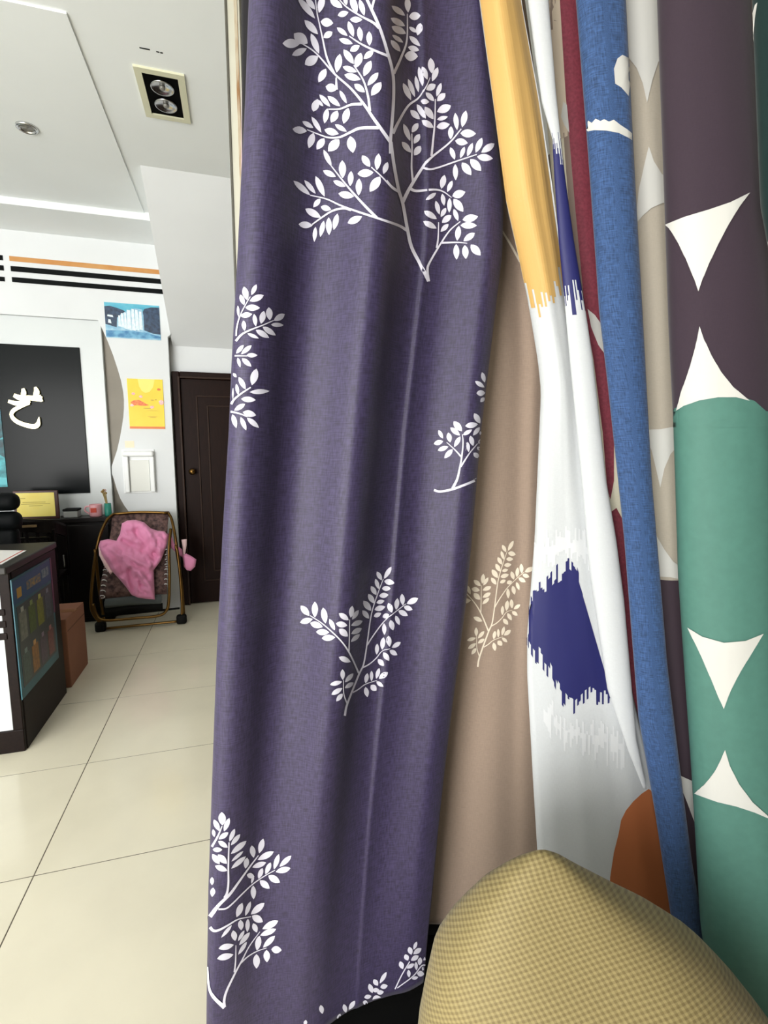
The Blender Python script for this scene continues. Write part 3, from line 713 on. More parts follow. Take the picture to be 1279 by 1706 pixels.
def spray(fo, m, ox_, oy_, sc, leaves, branches, label, name='leaf_print', tf=None):
    pr = Print(fo, m, name)
    T_ = (lambda x, y: tf(ox_ + x / sc, oy_ + y / sc)) if tf else (lambda x, y: (ox_ + x / sc, oy_ + y / sc))
    k = .8 if tf else 1
    for x0, y0, x1, y1, w in leaves: pr.leaf(*T_(x0, y0), *T_(x1, y1), w / sc * k)
    pr.eps += .0003
    for pts, w0, w1 in branches: pr.stroke([T_(x, y) for x, y in pts], w0 / sc * k, w1 / sc * k)
    o = pr.done(label); o['kind'] = 'stuff'; return o
S200 = 6.395
tree = [  # leaves of the tall tree print, each block in its own origin
 (460, 0, [(225, -25, 410, 200, 70), (312, -25, 412, 105, 60), (500, -45, 455, 140, 75), (472, 235, 607, 252, 95), (298, 218, 442, 368, 75), (598, 345, 503, 405, 70), (185, 360, 330, 465, 115), (368, 362, 455, 575, 70), (65, 465, 250, 465, 100), (165, 590, 320, 520, 72), (302, 690, 445, 605, 105), (530, 738, 450, 880, 78), (680, 580, 645, 775, 78), (528, 925, 648, 955, 92), (575, 0, 705, 85, 75), (730, -30, 750, 60, 45), (800, -40, 860, 150, 75), (890, 0, 940, 170, 60), (658, 170, 770, 135, 65), (788, 212, 918, 215, 65), (648, 298, 760, 385, 52), (770, 232, 825, 395, 62), (885, 290, 905, 445, 62), (990, 340, 995, 490, 62), (672, 420, 815, 470, 62), (790, 548, 890, 490, 68), (1035, 545, 935, 630, 65), (720, 532, 828, 685, 72), (905, 568, 850, 725, 82), (710, 715, 860, 770, 62), (1010, 652, 935, 815, 78), (728, 800, 900, 850, 75), (1085, 778, 975, 915, 66), (835, 900, 945, 985, 68), (1115, 880, 1015, 1022, 85), (392, 1190, 440, 1060, 82), (430, 1065, 500, 1135, 38), (460, 1012, 575, 1140, 56), (548, 1028, 682, 1135, 62), (678, 968, 752, 1105, 46), (545, 1160, 515, 1317, 62), (655, 1185, 585, 1308, 78), (770, 1155, 720, 1320, 78)],
  [([(640, 830), (644, 960)], 14, 30), ([(955, -30), (1095, 290), (1180, 560), (1235, 780), (1245, 1000), (1230, 1280), (1212, 1500), (1212, 1640)], 30, 32), ([(1048, -15), (1020, 95)], 22, 24), ([(660, -15), (750, 80), (900, 175), (1030, 245), (1095, 305)], 8, 32), ([(780, 390), (900, 470), (1050, 545), (1190, 602)], 12, 30), ([(435, 160), (490, 400), (540, 620), (620, 790)], 12, 26), ([(255, 458), (420, 570), (620, 790), (800, 950), (940, 1120), (1050, 1285), (1220, 1530)], 12, 36), ([(830, 700), (930, 860), (980, 1030), (1000, 1190)], 12, 28), ([(555, 1168), (680, 1165), (800, 1120), (915, 1112)], 12, 32)]),
 (640, 0, [(240, -30, 250, 135, 66), (75, 65, 215, 168, 62), (65, 195, 215, 280, 68), (75, 285, 225, 360, 78), (80, 375, 195, 455, 46), (65, 430, 165, 550, 62), (260, 180, 388, 170, 88), (260, 290, 345, 350, 42), (388, 250, 352, 380, 72), (262, 388, 382, 495, 58), (250, 505, 370, 540, 62), (212, 595, 355, 605, 108), (490, 622, 505, 785, 74), (568, 722, 508, 868, 60), (365, 715, 410, 920, 56), (405, 712, 455, 850, 56), (330, 812, 362, 985, 46), (250, 845, 322, 1035, 52), (195, 888, 280, 1068, 62), (543, 905, 445, 960, 72), (603, 888, 555, 1030, 52), (440, 988, 528, 1080, 56), (648, 998, 560, 1080, 68), (388, 1080, 473, 1090, 56), (345, 1115, 440, 1265, 62), (708, 1130, 560, 1195, 88)],
  [([(240, 150), (240, 350), (225, 480), (170, 620), (95, 785)], 9, 32), ([(485, 830), (430, 950), (360, 1050), (250, 1130), (150, 1290), (85, 1425)], 7, 34), ([(540, 1060), (535, 1290), (518, 1480), (498, 1665)], 10, 26)]),
 (460, 190, [(170, 160, 322, 185, 78), (275, 80, 392, 150, 52), (375, 32, 480, 200, 52), (515, 170, 665, 215, 78), (628, 115, 752, 190, 52), (395, 205, 345, 365, 78), (512, 262, 430, 380, 78), (672, 275, 555, 400, 102), (790, 240, 820, 415, 98), (505, 385, 590, 560, 52), (500, 605, 635, 670, 62), (705, 498, 710, 685, 78), (610, 715, 740, 775, 56), (800, 612, 790, 770, 62), (665, 850, 830, 880, 78), (885, 692, 880, 870, 68), (918, 445, 1000, 565, 72), (1090, 425, 1072, 598, 68), (1183, 515, 1140, 640, 56), (870, 640, 1035, 625, 86), (1105, 670, 1000, 830, 92), (180, 712, 358, 865, 62), (298, 708, 418, 850, 52), (418, 665, 515, 880, 68), (470, 905, 395, 995, 56), (475, 990, 585, 1020, 62), (308, 1012, 475, 1105, 76), (235, 1175, 385, 1190, 72), (418, 1205, 405, 1362, 48), (508, 1140, 470, 1310, 54), (560, 1105, 565, 1290, 66), (655, 1065, 615, 1235, 62), (765, 1165, 915, 1095, 76)],
  [([(325, 170), (450, 220), (560, 255), (680, 250), (800, 195), (900, 155), (1090, 150)], 9, 36), ([(590, 560), (750, 760), (900, 930), (1070, 1110)], 11, 30), ([(1015, 570), (1130, 680), (1230, 790), (1300, 832), (1300, 832)], 11, 24), ([(360, 868), (540, 910), (720, 990), (1070, 1110), (1290, 1185), (1385, 1240)], 10, 32), ([(380, 1180), (480, 1110), (600, 1035), (720, 1008), (800, 1025)], 14, 28)]),
 (640, 170, [(275, 90, 375, 185, 66), (430, 55, 520, 185, 72), (560, 190, 675, 160, 46), (555, 270, 695, 240, 76), (400, 200, 520, 275, 66), (755, 120, 775, 300, 56), (870, 95, 830, 270, 66), (710, 262, 705, 400, 60), (812, 335, 975, 340, 88), (755, 415, 888, 440, 76), (703, 485, 750, 615, 54), (855, 480, 810, 600, 46), (940, 440, 885, 580, 52), (1040, 385, 975, 540, 62), (1168, 445, 1035, 540, 72), (990, 585, 1152, 605, 76), (918, 612, 1030, 735, 86), (828, 648, 925, 780, 82), (755, 665, 760, 835, 56), (200, 235, 272, 415, 56), (358, 228, 290, 325, 62), (375, 345, 312, 445, 62), (385, 472, 315, 570, 72), (182, 425, 280, 540, 62), (640, 780, 605, 925, 66), (723, 840, 670, 960, 50), (725, 1005, 862, 960, 86), (738, 1035, 840, 1170, 82), (548, 970, 445, 1045, 46), (615, 980, 635, 1105, 50), (695, 1025, 690, 1180, 50), (545, 1055, 585, 1200, 50), (655, 1130, 600, 1225, 50)],
  [([(66, 430), (95, 660), (145, 930), (190, 1080), (235, 1325), (285, 1545), (390, 1745), (468, 1910)], 32, 36), ([(820, 290), (690, 440), (490, 600), (400, 710), (270, 910), (185, 1075)], 12, 40), ([(985, 562), (780, 630), (520, 715), (415, 705)], 10, 24), ([(288, 340), (290, 500), (285, 700), (300, 850)], 12, 24), ([(20, 840), (70, 900), (145, 955)], 20, 24), ([(715, 1020), (620, 955), (520, 935), (340, 950), (262, 920)], 8, 34)]),
 (640, 290, [(835, 490, 998, 455, 82), (812, 548, 985, 550, 72), (795, 555, 775, 710, 64), (963, 630, 845, 715, 66), (765, 750, 770, 912, 66), (858, 760, 870, 905, 70), (922, 755, 1025, 868, 82), (415, 505, 552, 580, 62), (682, 535, 598, 615, 52), (712, 440, 612, 520, 66), (425, 395, 555, 480, 62), (740, 375, 785, 500, 50)],
  [([(468, 1145), (455, 1020), (480, 940), (600, 740), (700, 600), (810, 508)], 30, 10), ([(575, 515), (570, 680), (555, 790)], 9, 22), ([(885, 740), (780, 730), (610, 735)], 6, 22)])]
# the tree goes on above the picture's upper edge: paired leaves along three rising branches
crown_l, crown_b = [], [([(955, -30), (890, -230), (850, -430), (840, -600)], 30, 10), ([(1048, -15), (1085, -200), (1150, -400)], 22, 9), ([(660, -15), (560, -110), (430, -220)], 9, 5), ([(435, 160), (410, -40), (400, -200)], 12, 6)]
for pts, w0, w1 in crown_b:
    P = smoothpath([(x, y, 0) for x, y in pts], 8); P = [p for p in P if p.y < -90]
    for k in range(1, len(P) - 1, 4):
        t = (P[k + 1] - P[k - 1]).normalized()
        for sg_ in (-1, 1):
            n = Vector((-t.y, t.x, 0)) * sg_; a = P[k] + n * 22; b = a + (t * .75 + n * .65).normalized() * 150
            crown_l.append((a.x, a.y, b.x, b.y, 64))
    t = (P[-1] - P[-2]).normalized(); b = P[-1] + t * 160; crown_l.append((P[-1].x, P[-1].y, b.x, b.y, 66))
tree.append((460, 0, crown_l, crown_b))
for a, b, lv, brn in tree: spray(purple, CL['leaf'], a, b, S200, lv, brn, None)
spray(purple, CL['leaf'], 380, 470, 10.66, [(285, 85, 340, 320, 108), (503, 45, 415, 230, 78), (220, 225, 290, 410, 82), (625, 235, 385, 340, 112), (310, 455, 560, 460, 112), (180, 420, 190, 620, 45), (225, 605, 425, 570, 98), (460, 570, 490, 785, 78), (630, 515, 580, 740, 108), (715, 450, 735, 675, 118), (995, 570, 805, 685, 108), (755, 755, 975, 765, 78), (610, 795, 835, 945, 98), (490, 850, 720, 990, 102), (345, 915, 540, 1000, 62), (275, 685, 295, 865, 78), (275, 1120, 150, 1270, 72), (415, 1125, 235, 1280, 82),
    (330, 1300, 515, 1300, 80), (175, 1345, 220, 1515, 58), (250, 1355, 410, 1500, 88), (500, 1540, 420, 1830, 132), (95, 1620, 155, 1690, 52), (195, 1690, 310, 1905, 88), (150, 1810, 185, 2005, 62), (385, 1955, 725, 1935, 88), (235, 2075, 485, 2095, 102), (300, 2165, 115, 2280, 88), (265, 2310, 490, 2365, 118), (335, 2410, 540, 2585, 92), (225, 2400, 320, 2630, 82), (85, 2350, 150, 2590, 88), (95, 1880, 90, 2080, 32)],
    [([(395, 260), (300, 430), (215, 610), (165, 800), (150, 960)], 14, 28), ([(800, 680), (600, 770), (400, 850), (250, 930), (145, 1050)], 14, 42), ([(125, 1312), (230, 1310), (340, 1315)], 28, 12), ([(400, 1870), (250, 1970), (120, 2080), (65, 2170)], 22, 42), ([(340, 2395), (220, 2340), (55, 2300)], 14, 36)], None)
spray(purple, CL['leaf'], 710, 610, 7.757, [(715, 80, 750, 210, 56), (628, 195, 745, 275, 56), (645, 350, 755, 345, 76), (745, 405, 695, 465, 50), (615, 610, 690, 740, 72), (503, 775, 660, 750, 76), (355, 715, 460, 840, 82), (312, 795, 435, 895, 66), (475, 890, 588, 820, 52), (685, 790, 600, 895, 56), (440, 910, 362, 1045, 58), (285, 860, 310, 985, 68), (158, 828, 215, 935, 52), (97, 1005, 218, 970, 66), (150, 1090, 285, 1040, 62), (340, 1075, 235, 1190, 66), (565, 900, 600, 1030, 62), (530, 980, 545, 1110, 46), (605, 1120, 678, 1185, 62), (655, 1040, 690, 1090, 45), (695, 840, 690, 890, 25), (695, 945, 670, 1005, 35)],
    [([(465, 880), (475, 990), (455, 1190), (430, 1330), (400, 1460), (340, 1580)], 9, 34), ([(265, 985), (370, 1080), (455, 1175)], 8, 22), ([(655, 1000), (550, 1130), (445, 1300)], 9, 22), ([(100, 1600), (180, 1620), (340, 1590), (500, 1530), (650, 1465)], 30, 30)], None)
sp_l = [(985, 25, 910, 145, 48), (835, 75, 885, 160, 46), (820, 148, 855, 250, 42), (775, 222, 830, 310, 50), (748, 302, 808, 395, 54), (698, 370, 775, 470, 62), (688, 468, 755, 550, 52), (912, 170, 1015, 190, 60), (888, 245, 980, 245, 52), (860, 320, 955, 310, 54), (832, 390, 912, 370, 44), (812, 460, 922, 430, 56), (805, 530, 880, 495, 46), (1255, 345, 1140, 400, 60), (1090, 300, 1100, 415, 50), (1045, 345, 1030, 460, 50), (955, 392, 990, 490, 52), (895, 535, 965, 510, 52), (1110, 430, 1198, 460, 52), (1055, 470, 1150, 520, 54), (1025, 520, 1065, 615, 44), (975, 565, 1000, 670, 54), (910, 598, 915, 715, 46),
    (68, 420, 155, 520, 64), (212, 380, 212, 538, 64), (295, 440, 320, 598, 64), (360, 555, 412, 668, 46), (62, 590, 188, 555, 60), (165, 595, 290, 635, 66), (225, 685, 355, 690, 64), (283, 750, 415, 740, 64), (455, 497, 548, 565, 56), (585, 422, 570, 540, 52), (648, 465, 585, 560, 44), (425, 600, 535, 620, 62), (688, 575, 575, 620, 54), (455, 655, 540, 730, 66), (680, 650, 575, 705, 54), (660, 710, 572, 785, 46), (452, 940, 568, 990, 56), (840, 805, 835, 915, 42), (905, 740, 890, 865, 54), (955, 725, 965, 835, 50), (1078, 790, 988, 845, 46), (965, 872, 1042, 920, 50), (905, 893, 960, 978, 50), (848, 962, 912, 1030, 54), (740, 1105, 720, 1205, 44), (782, 1080, 782, 1185, 36), (862, 1052, 830, 1160, 42), (948, 1095, 858, 1160, 54), (832, 1188, 902, 1240, 42), (775, 1225, 832, 1280, 62), (720, 1245, 740, 1345, 50), (487, 1065, 490, 1170, 46), (595, 1108, 512, 1195, 46), (598, 1200, 510, 1255, 46), (365, 1220, 482, 1190, 46), (378, 1320, 485, 1255, 50), (487, 1312, 425, 1388, 46)]
sp_b = [([(508, 1535), (535, 1410), (650, 1120), (700, 1010), (735, 800), (780, 500), (850, 280), (900, 150)], 22, 7), ([(165, 520), (300, 610), (450, 750), (550, 890), (650, 1105)], 8, 18), ([(558, 560), (555, 740), (550, 890)], 7, 13), ([(1130, 400), (1000, 500), (900, 590), (800, 720), (735, 820)], 7, 14), ([(970, 855), (890, 880), (830, 950), (760, 1010), (690, 1048)], 6, 14), ([(840, 1175), (720, 1215), (650, 1265), (590, 1300)], 6, 14), ([(495, 1170), (498, 1310), (530, 1410)], 7, 13)]
spray(purple, CL['leaf'], 490, 940, 6.09, sp_l, sp_b, None)
spray(purple, CL['leaf'], 340, 1340, 7.99, [(235, 100, 245, 275, 98), (335, 178, 265, 355, 66), (135, 200, 205, 350, 66), (125, 330, 140, 430, 46), (320, 370, 195, 460, 68), (190, 485, 312, 570, 68), (120, 600, 240, 600, 66), (115, 660, 205, 790, 76), (185, 665, 300, 785, 88), (150, 815, 305, 880, 78), (110, 965, 110, 1070, 52), (125, 1105, 110, 1225, 62), (405, 322, 335, 490, 58), (475, 395, 355, 540, 60), (558, 485, 355, 655, 76), (517, 620, 362, 755, 44), (550, 690, 360, 850, 64), (570, 708, 545, 850, 72), (630, 545, 655, 705, 76), (785, 455, 730, 645, 78), (925, 625, 712, 735, 82), (822, 770, 638, 835, 72), (995, 660, 930, 860, 66), (1160, 680, 1005, 825, 68), (1148, 845, 955, 895, 82), (885, 770, 815, 925, 66), (775, 845, 720, 985, 64), (855, 945, 1008, 1035, 92), (740, 1010, 870, 1115, 88), (565, 935, 665, 960, 72), (655, 950, 625, 1050, 36), (650, 1080, 655, 1258, 74), (505, 1310, 430, 1495, 82), (615, 1290, 545, 1480, 58), (800, 1310, 620, 1460, 88), (635, 1480, 780, 1560, 98),
    (480, 1535, 490, 1670, 76), (580, 1520, 570, 1695, 60), (650, 1580, 700, 1700, 72), (365, 1605, 228, 1768, 46), (385, 1675, 410, 1812, 78), (532, 1675, 448, 1815, 46), (605, 1700, 465, 1868, 64), (565, 1825, 452, 1995, 52), (195, 1915, 390, 1865, 82), (175, 2050, 385, 1995, 88), (985, 1545, 775, 1655, 88), (958, 1655, 745, 1740, 78), (942, 1745, 785, 1900, 74), (735, 1745, 700, 1940, 82), (695, 1990, 695, 2180, 94), (830, 1935, 835, 2095, 88), (895, 1925, 1030, 1935, 98)],
    [([(240, 285), (180, 430), (110, 560)], 14, 30), ([(330, 500), (320, 800), (320, 1050), (300, 1180), (270, 1240)], 16, 36), ([(720, 675), (600, 830), (450, 1040), (340, 1190), (190, 1340), (85, 1490)], 12, 52), ([(945, 870), (800, 950), (640, 1060), (500, 1190), (380, 1310), (290, 1380), (190, 1390)], 10, 24),
     ([(620, 1490), (450, 1525), (320, 1600), (200, 1665), (130, 1675), (85, 1630)], 10, 42), ([(420, 1870), (415, 2080), (400, 2230)], 11, 24), ([(740, 1690), (600, 1880), (500, 2070), (400, 2260), (300, 2470), (265, 2600), (270, 2690)], 9, 38), ([(830, 1905), (700, 1950), (580, 2020), (480, 2110)], 8, 20), ([(55, 2160), (70, 2420), (130, 2560), (270, 2700)], 14, 56)], None)
spray(purple, CL['leaf'], 500, 1556, 5.329, [(1033, 65, 1005, 135, 30), (965, 112, 985, 180, 44), (1072, 125, 1003, 175, 44), (930, 178, 955, 232, 44), (1048, 190, 982, 232, 44), (885, 240, 910, 308, 44), (1010, 262, 945, 302, 36), (960, 315, 965, 382, 32), (1025, 245, 1030, 318, 30), (1065, 205, 1055, 275, 40), (1105, 200, 1120, 265, 42), (1078, 295, 1145, 335, 50), (1035, 345, 1098, 355, 52), (990, 395, 1045, 380, 30), (765, 335, 705, 435, 36), (650, 400, 688, 455, 44), (710, 470, 775, 455, 44), (610, 440, 640, 520, 44), (640, 500, 700, 490, 40), (680, 520, 740, 510, 42), (640, 580, 715, 560, 60), (567, 560, 630, 548, 40), (555, 600, 598, 610, 40), (535, 645, 570, 628, 28), (485, 590, 430, 668, 40), (485, 660, 428, 710, 36), (385, 620, 405, 695, 40), (355, 705, 325, 765, 30), (180, 628, 195, 705, 42), (50, 760, 40, 810, 32)],
    [([(970, 240), (900, 360), (840, 485)], 9, 11), ([(1155, 255), (1140, 285), (1080, 275), (1000, 370), (860, 475)], 12, 9)], None)

# --- taupe curtain behind it
taupe = fabric('taupe_curtain', [(-200, 700), (0, 700), (600, 722), (900, 708), (1200, 690), (1550, 672)], [(-200, 850), (0, 880), (330, 925), (600, 945), (900, 940), (1200, 938), (1560, 945)], 1.16, 1.15,
    sheet_profile([(.03, -.05), (0, -.025), (.1, -.01), (.3, -.006), (.45, .012), (.55, .016), (.66, .008), (.74, .014), (.84, .0), (.95, -.006), (1, -.02), (.98, -.04)], 80, ampz), CL['taupe'], 'plain taupe curtain fabric with one cream leaf spray', .125, sway=.005, seed=9)
spray(taupe, CL['leaf2'], 490, 940, 6.09, sp_l, sp_b, None, tf=lambda x, y: (795.7 + (x - 573.4) * .755, 1110.5 + (y - 1192) * .846))
pr = Print(taupe, CL['leaf2'], 'leaf_print'); pr.stroke([(836, 385), (850, 408), (866, 436)], 3, 4); pr.done()

# --- white ikat cloth: flat sheet and a standing fold
LA = [(-200, 778), (0, 803), (150, 823), (330, 846), (430, 868), (520, 886), (600, 899), (650, 904), (700, 902), (900, 893), (1060, 880), (1130, 880), (1300, 889), (1430, 897), (1700, 905)]
RA = [(-200, 848), (0, 874), (170, 905), (300, 924), (470, 946), (600, 965), (800, 992), (1000, 1026), (1150, 1056), (1300, 1092), (1430, 1120), (1540, 1140), (1700, 1150)]
def sst(z): t = max(0, min(1, (z - 1.5) / .45)); return t * t * (3 - 2 * t)
ikat = fabric('ikat_cloth', LA, RA, lambda z: 1.06 - .075 * sst(z), lambda z: 1.06 - .075 * sst(z), sheet_profile([(.05, -.022), (0, -.012), (.05, .0), (.18, .012), (.35, .018), (.55, .012), (.75, .004), (.9, -.006), (1, -.014), (.96, -.024)], 70, lambda z: .45 if z < 1.2 else .45 + min(1, (z - 1.2) / .6) * .8), CL['ikat'], 'white cloth with mustard top, navy ragged patch and terracotta petal', .10, sway=.004, seed=5)
def ragged(top, bot, n, jt, jb, seed, clean=None):
    """outline between two ragged edges: top/bot are (x,y) polylines, spikes jt/jb pixels long"""
    rnd = random.Random(seed); up, dn = [], []
    for edge, j, out in ((top, jt, up), (bot, jb, dn)):
        x0, x1 = edge[0][0], edge[-1][0]
        for k in range(n):
            a = x0 + (x1 - x0) * k / n; b = x0 + (x1 - x0) * (k + .94) / n; o_ = rnd.uniform(-j, j) * (1 if not (edge is top and clean and a > clean) else 0)
            out += [(a + .1, interp(edge, a) + o_), (b, interp(edge, b) + o_)]
    return up, dn
def ragged_print(fo, m, top, bot, n, jt, jb, seed, label=None, eps=.0009, step=12, clean=None):
    up, dn = ragged(top, bot, n, jt, jb, seed, clean); pr = Print(fo, m, 'ragged_print', eps)
    for i in range(len(up) - 1):       # vertical bars from the upper to the lower ragged edge
        (xa, ya), (xb, yb) = up[i], up[i + 1]; da, db = dn[i], dn[i + 1]
        if i % 2 and not (clean and xa > clean - 2):
            ya = max(up[i][1], up[i + 1][1]); yb = ya; lo = min(da[1], db[1]); da = (da[0], lo); db = (db[0], lo)
        if da[1] <= ya or db[1] <= yb: continue
        k = max(1, int(max(da[1] - ya, db[1] - yb) / step))
        pr.grid([[(xa + (da[0] - xa) * q / k, ya + (da[1] - ya) * q / k), (xb + (db[0] - xb) * q / k, yb + (db[1] - yb) * q / k)] for q in range(k + 1)])
    return pr.done(label)
# mustard top: bars slanting with the cloth
pr = Print(ikat, CL['yellow'], 'mustard_print'); rnd = random.Random(4); N = 26
for k in range(N):
    a, b = -.12 + 1.24 * k / N, -.12 + 1.24 * (k + 1.0) / N
    e = interp([(0, 505), (.2, 518), (.4, 505), (.7, 480), (.9, 455), (1, 445)], a) + rnd.choice((-28, -14, 0, 6, 14)) + rnd.uniform(-5, 5)
    ys = [-420 + (e + 420) * q / 70 for q in range(71)]
    pr.grid([[(interp(LA, y) - 1 + (interp(RA, y) - interp(LA, y) + 2) * a, y), (interp(LA, y) - 1 + (interp(RA, y) - interp(LA, y) + 2) * b, y)] for y in ys])
pr.done('mustard ombre block with dripping lower edge')
ragged_print(ikat, CL['navy'], [(878, 1000), (888, 985), (910, 975), (928, 955), (946, 945), (960, 958), (968, 985), (1016, 1150), (1018, 1152)],
             [(878, 1065), (888, 1085), (903, 1100), (915, 1115), (930, 1150), (945, 1172), (955, 1180), (970, 1165), (985, 1155), (1000, 1160), (1013, 1160), (1018, 1156)], 44, 17, 17, 11, 'navy patch with ragged vertical edges', clean=969)
ragged_print(ikat, CL['faint'], [(890, 900), (960, 890), (985, 905)], [(890, 935), (960, 925), (985, 940)], 30, 16, 14, 5)
ragged_print(ikat, CL['faint'], [(905, 1170), (940, 1205), (1000, 1215), (1040, 1225)], [(905, 1195), (940, 1235), (1000, 1250), (1040, 1262)], 40, 18, 22, 6)
pr = Print(ikat, CL['terra'], 'petal_print'); pr.poly([(1014, 1500), (1016, 1460), (1022, 1420), (1030, 1388), (1034, 1366), (1042, 1350), (1054, 1335), (1068, 1322), (1080, 1314), (1100, 1330), (1115, 1400), (1140, 1520), (1150, 1600), (1120, 1620), (1015, 1600)]); pr.done('terracotta petal')
fold = fabric('standing_fold', [(-200, 858), (0, 880), (100, 893), (170, 903), (230, 920), (300, 924), (400, 931), (470, 938), (600, 950), (800, 970), (960, 984), (1150, 1013), (1250, 1046), (1310, 1070)],
    [(-200, 885), (0, 914), (150, 926), (230, 934), (300, 942), (400, 956), (520, 976), (600, 988), (800, 1010), (900, 1027), (1000, 1040), (1230, 1060), (1310, 1076)], lambda z: 1.03 - .03 * sst(z), lambda z: 1.03 - .03 * sst(z), ring_profile(.55, 44), CL['ikat'], None, .605, nz=200, parent=None)
fold.parent = ikat; fold.location = fold.location - ikat.location
rnd = random.Random(12); ends = [(rnd.uniform(222, 300), rnd.uniform(455, 528)) for _ in range(44)]
recolour(fold, CL['navy'], lambda x, y, i: ends[i % 44][0] < y < ends[i % 44][1])

# --- cream and maroon cloth
crm = fabric('cream_maroon_cloth', [(-200, 872), (0, 898), (520, 945), (900, 1000), (1230, 1042), (1310, 1062), (1700, 1100)], [(-200, 955), (0, 985), (230, 1000), (520, 1024), (900, 1062), (1310, 1112), (1700, 1160)], 1.10, 1.10,
    sheet_profile([(.05, -.03), (0, -.01), (.2, .006), (.5, .01), (.8, .004), (1, -.012), (.95, -.03)], 50), CL['creamc'], 'cream cloth with maroon bands and beige top between white and blue cloths', .15, sway=.003, seed=2)
pr = Print(crm, CL['beige'], 'beige_print'); pr.poly([(880, -180), (926, -180), (938, 60), (944, 160), (941, 180), (948, 225), (930, 235), (905, 60)]); pr.done()
pr = Print(crm, CL['mushroom'], 'mushroom_print')
pr.split([
    [(938, 222), (948, 218), (956, 300), (968, 420), (976, 500), (966, 500), (950, 380)],
    [(912, -30), (928, -30), (925, 5), (919, 20), (921, 50), (917, 50), (915, 20)],
    [(922, 34), (932, 34), (932, 39), (922, 39)]])
pr = Print(crm, CL['maroon'], 'maroon_print', .0016)
pr.split([
    [(925, -180), (975, -180), (985, 0), (995, 230), (1012, 520), (1022, 700), (1022, 800), (1016, 832), (1011, 815), (1003, 720), (988, 600), (974, 522), (958, 350), (942, 160), (932, 0)],
    [(1018, 852), (1026, 846), (1044, 880), (1060, 1000), (1072, 1212), (1058, 1212), (1045, 1100), (1030, 950)]], 'maroon bands')
pr = Print(crm, CL['white'], 'white_print', .002)
pr.split([
    [(978, 515), (990, 525), (1008, 552), (1010, 596), (996, 575), (984, 545)],
    [(938, 170), (944, 176), (948, 222), (940, 210), (934, 195)]])
pr = Print(crm, mat('dark_gap_shade', (24, 24, 30), .8), 'gap_shade_patch', .0012); pr.poly([(1049, 1250), (1056, 1256), (1064, 1285), (1073, 1312), (1060, 1290)]); pr.done()  # dark patch painting the shade of the gap at the fold's tip

# --- blue cloth roll
blue = fabric('blue_cloth', [(-200, 945), (0, 963), (230, 981), (520, 1001), (640, 1015), (900, 1042), (1200, 1066), (1350, 1092), (1530, 1120), (1700, 1140)], [(-200, 1033), (0, 1043), (230, 1055), (420, 1065), (800, 1086), (1100, 1111), (1300, 1136), (1430, 1152), (1560, 1174), (1700, 1190)],
    .99, .99, ring_profile(.62), CL['blue'], 'rolled mid-blue mottled cloth with a white petal and band', .12, sway=.002)
pr = Print(blue, CL['white'], 'white_print')
pr.split([
    [(1022, 115), (1028, 98), (1036, 92), (1048, 98), (1056, 98), (1058, 168), (1046, 160), (1034, 146), (1024, 140)],
    [(974, 204), (980, 201), (986, 205), (992, 198), (1000, 202), (1006, 199), (1014, 203), (1022, 200), (1032, 208), (1044, 216), (1056, 226), (1058, 238), (1046, 230), (1030, 222), (1010, 218), (990, 217), (974, 220)]], 'white petal and band')

# --- grey and aubergine circle cloth
gry = fabric('grey_circle_cloth', [(-200, 1022), (0, 1033), (420, 1052), (800, 1072), (1100, 1098), (1300, 1126), (1430, 1142), (1560, 1162), (1700, 1170)], [(-200, 1105), (0, 1113), (180, 1122), (350, 1130), (560, 1138), (700, 1146), (960, 1155), (1300, 1175), (1560, 1190), (1700, 1200)],
    1.05, 1.05, sheet_profile([(.03, -.022), (0, -.01), (.15, .004), (.4, .012), (.65, .01), (.9, .0), (1, -.01), (.97, -.022)], 50), CL['grey'], 'warm grey cloth with white concave diamonds beside the blue roll', .12, sway=.002)
recolour(gry, CL['aubp'], lambda x, y, i: y > 962)
pr = Print(gry, CL['white'], 'diamond_print', .0024)
pr.split([
    [(1030, -180), (1115, -180), (1115, 70), (1104, 88), (1095, 105), (1085, 135), (1077, 172), (1070, 140), (1060, 115), (1046, 95), (1030, 80)],
    [(1080, 245), (1088, 270), (1100, 290), (1117, 306), (1130, 312), (1130, 334), (1117, 336), (1100, 340), (1085, 347), (1070, 360), (1058, 375), (1064, 315), (1072, 278)],
    [(1070, 716), (1100, 715), (1145, 706), (1145, 732), (1128, 742), (1115, 757), (1106, 780), (1099, 812), (1093, 785), (1085, 750), (1075, 730)],
    [(1088, 880), (1096, 897), (1106, 915), (1120, 935), (1141, 951), (1160, 958), (1160, 968), (1139, 966), (1115, 961), (1097, 960), (1085, 960)],
    [(1118, 1278), (1135, 1292), (1165, 1306), (1180, 1308), (1180, 1420), (1165, 1392), (1155, 1365), (1145, 1338), (1130, 1300)],
    [(1170, 1462), (1190, 1462), (1195, 1580), (1176, 1570), (1162, 1530)]], 'white concave diamonds')

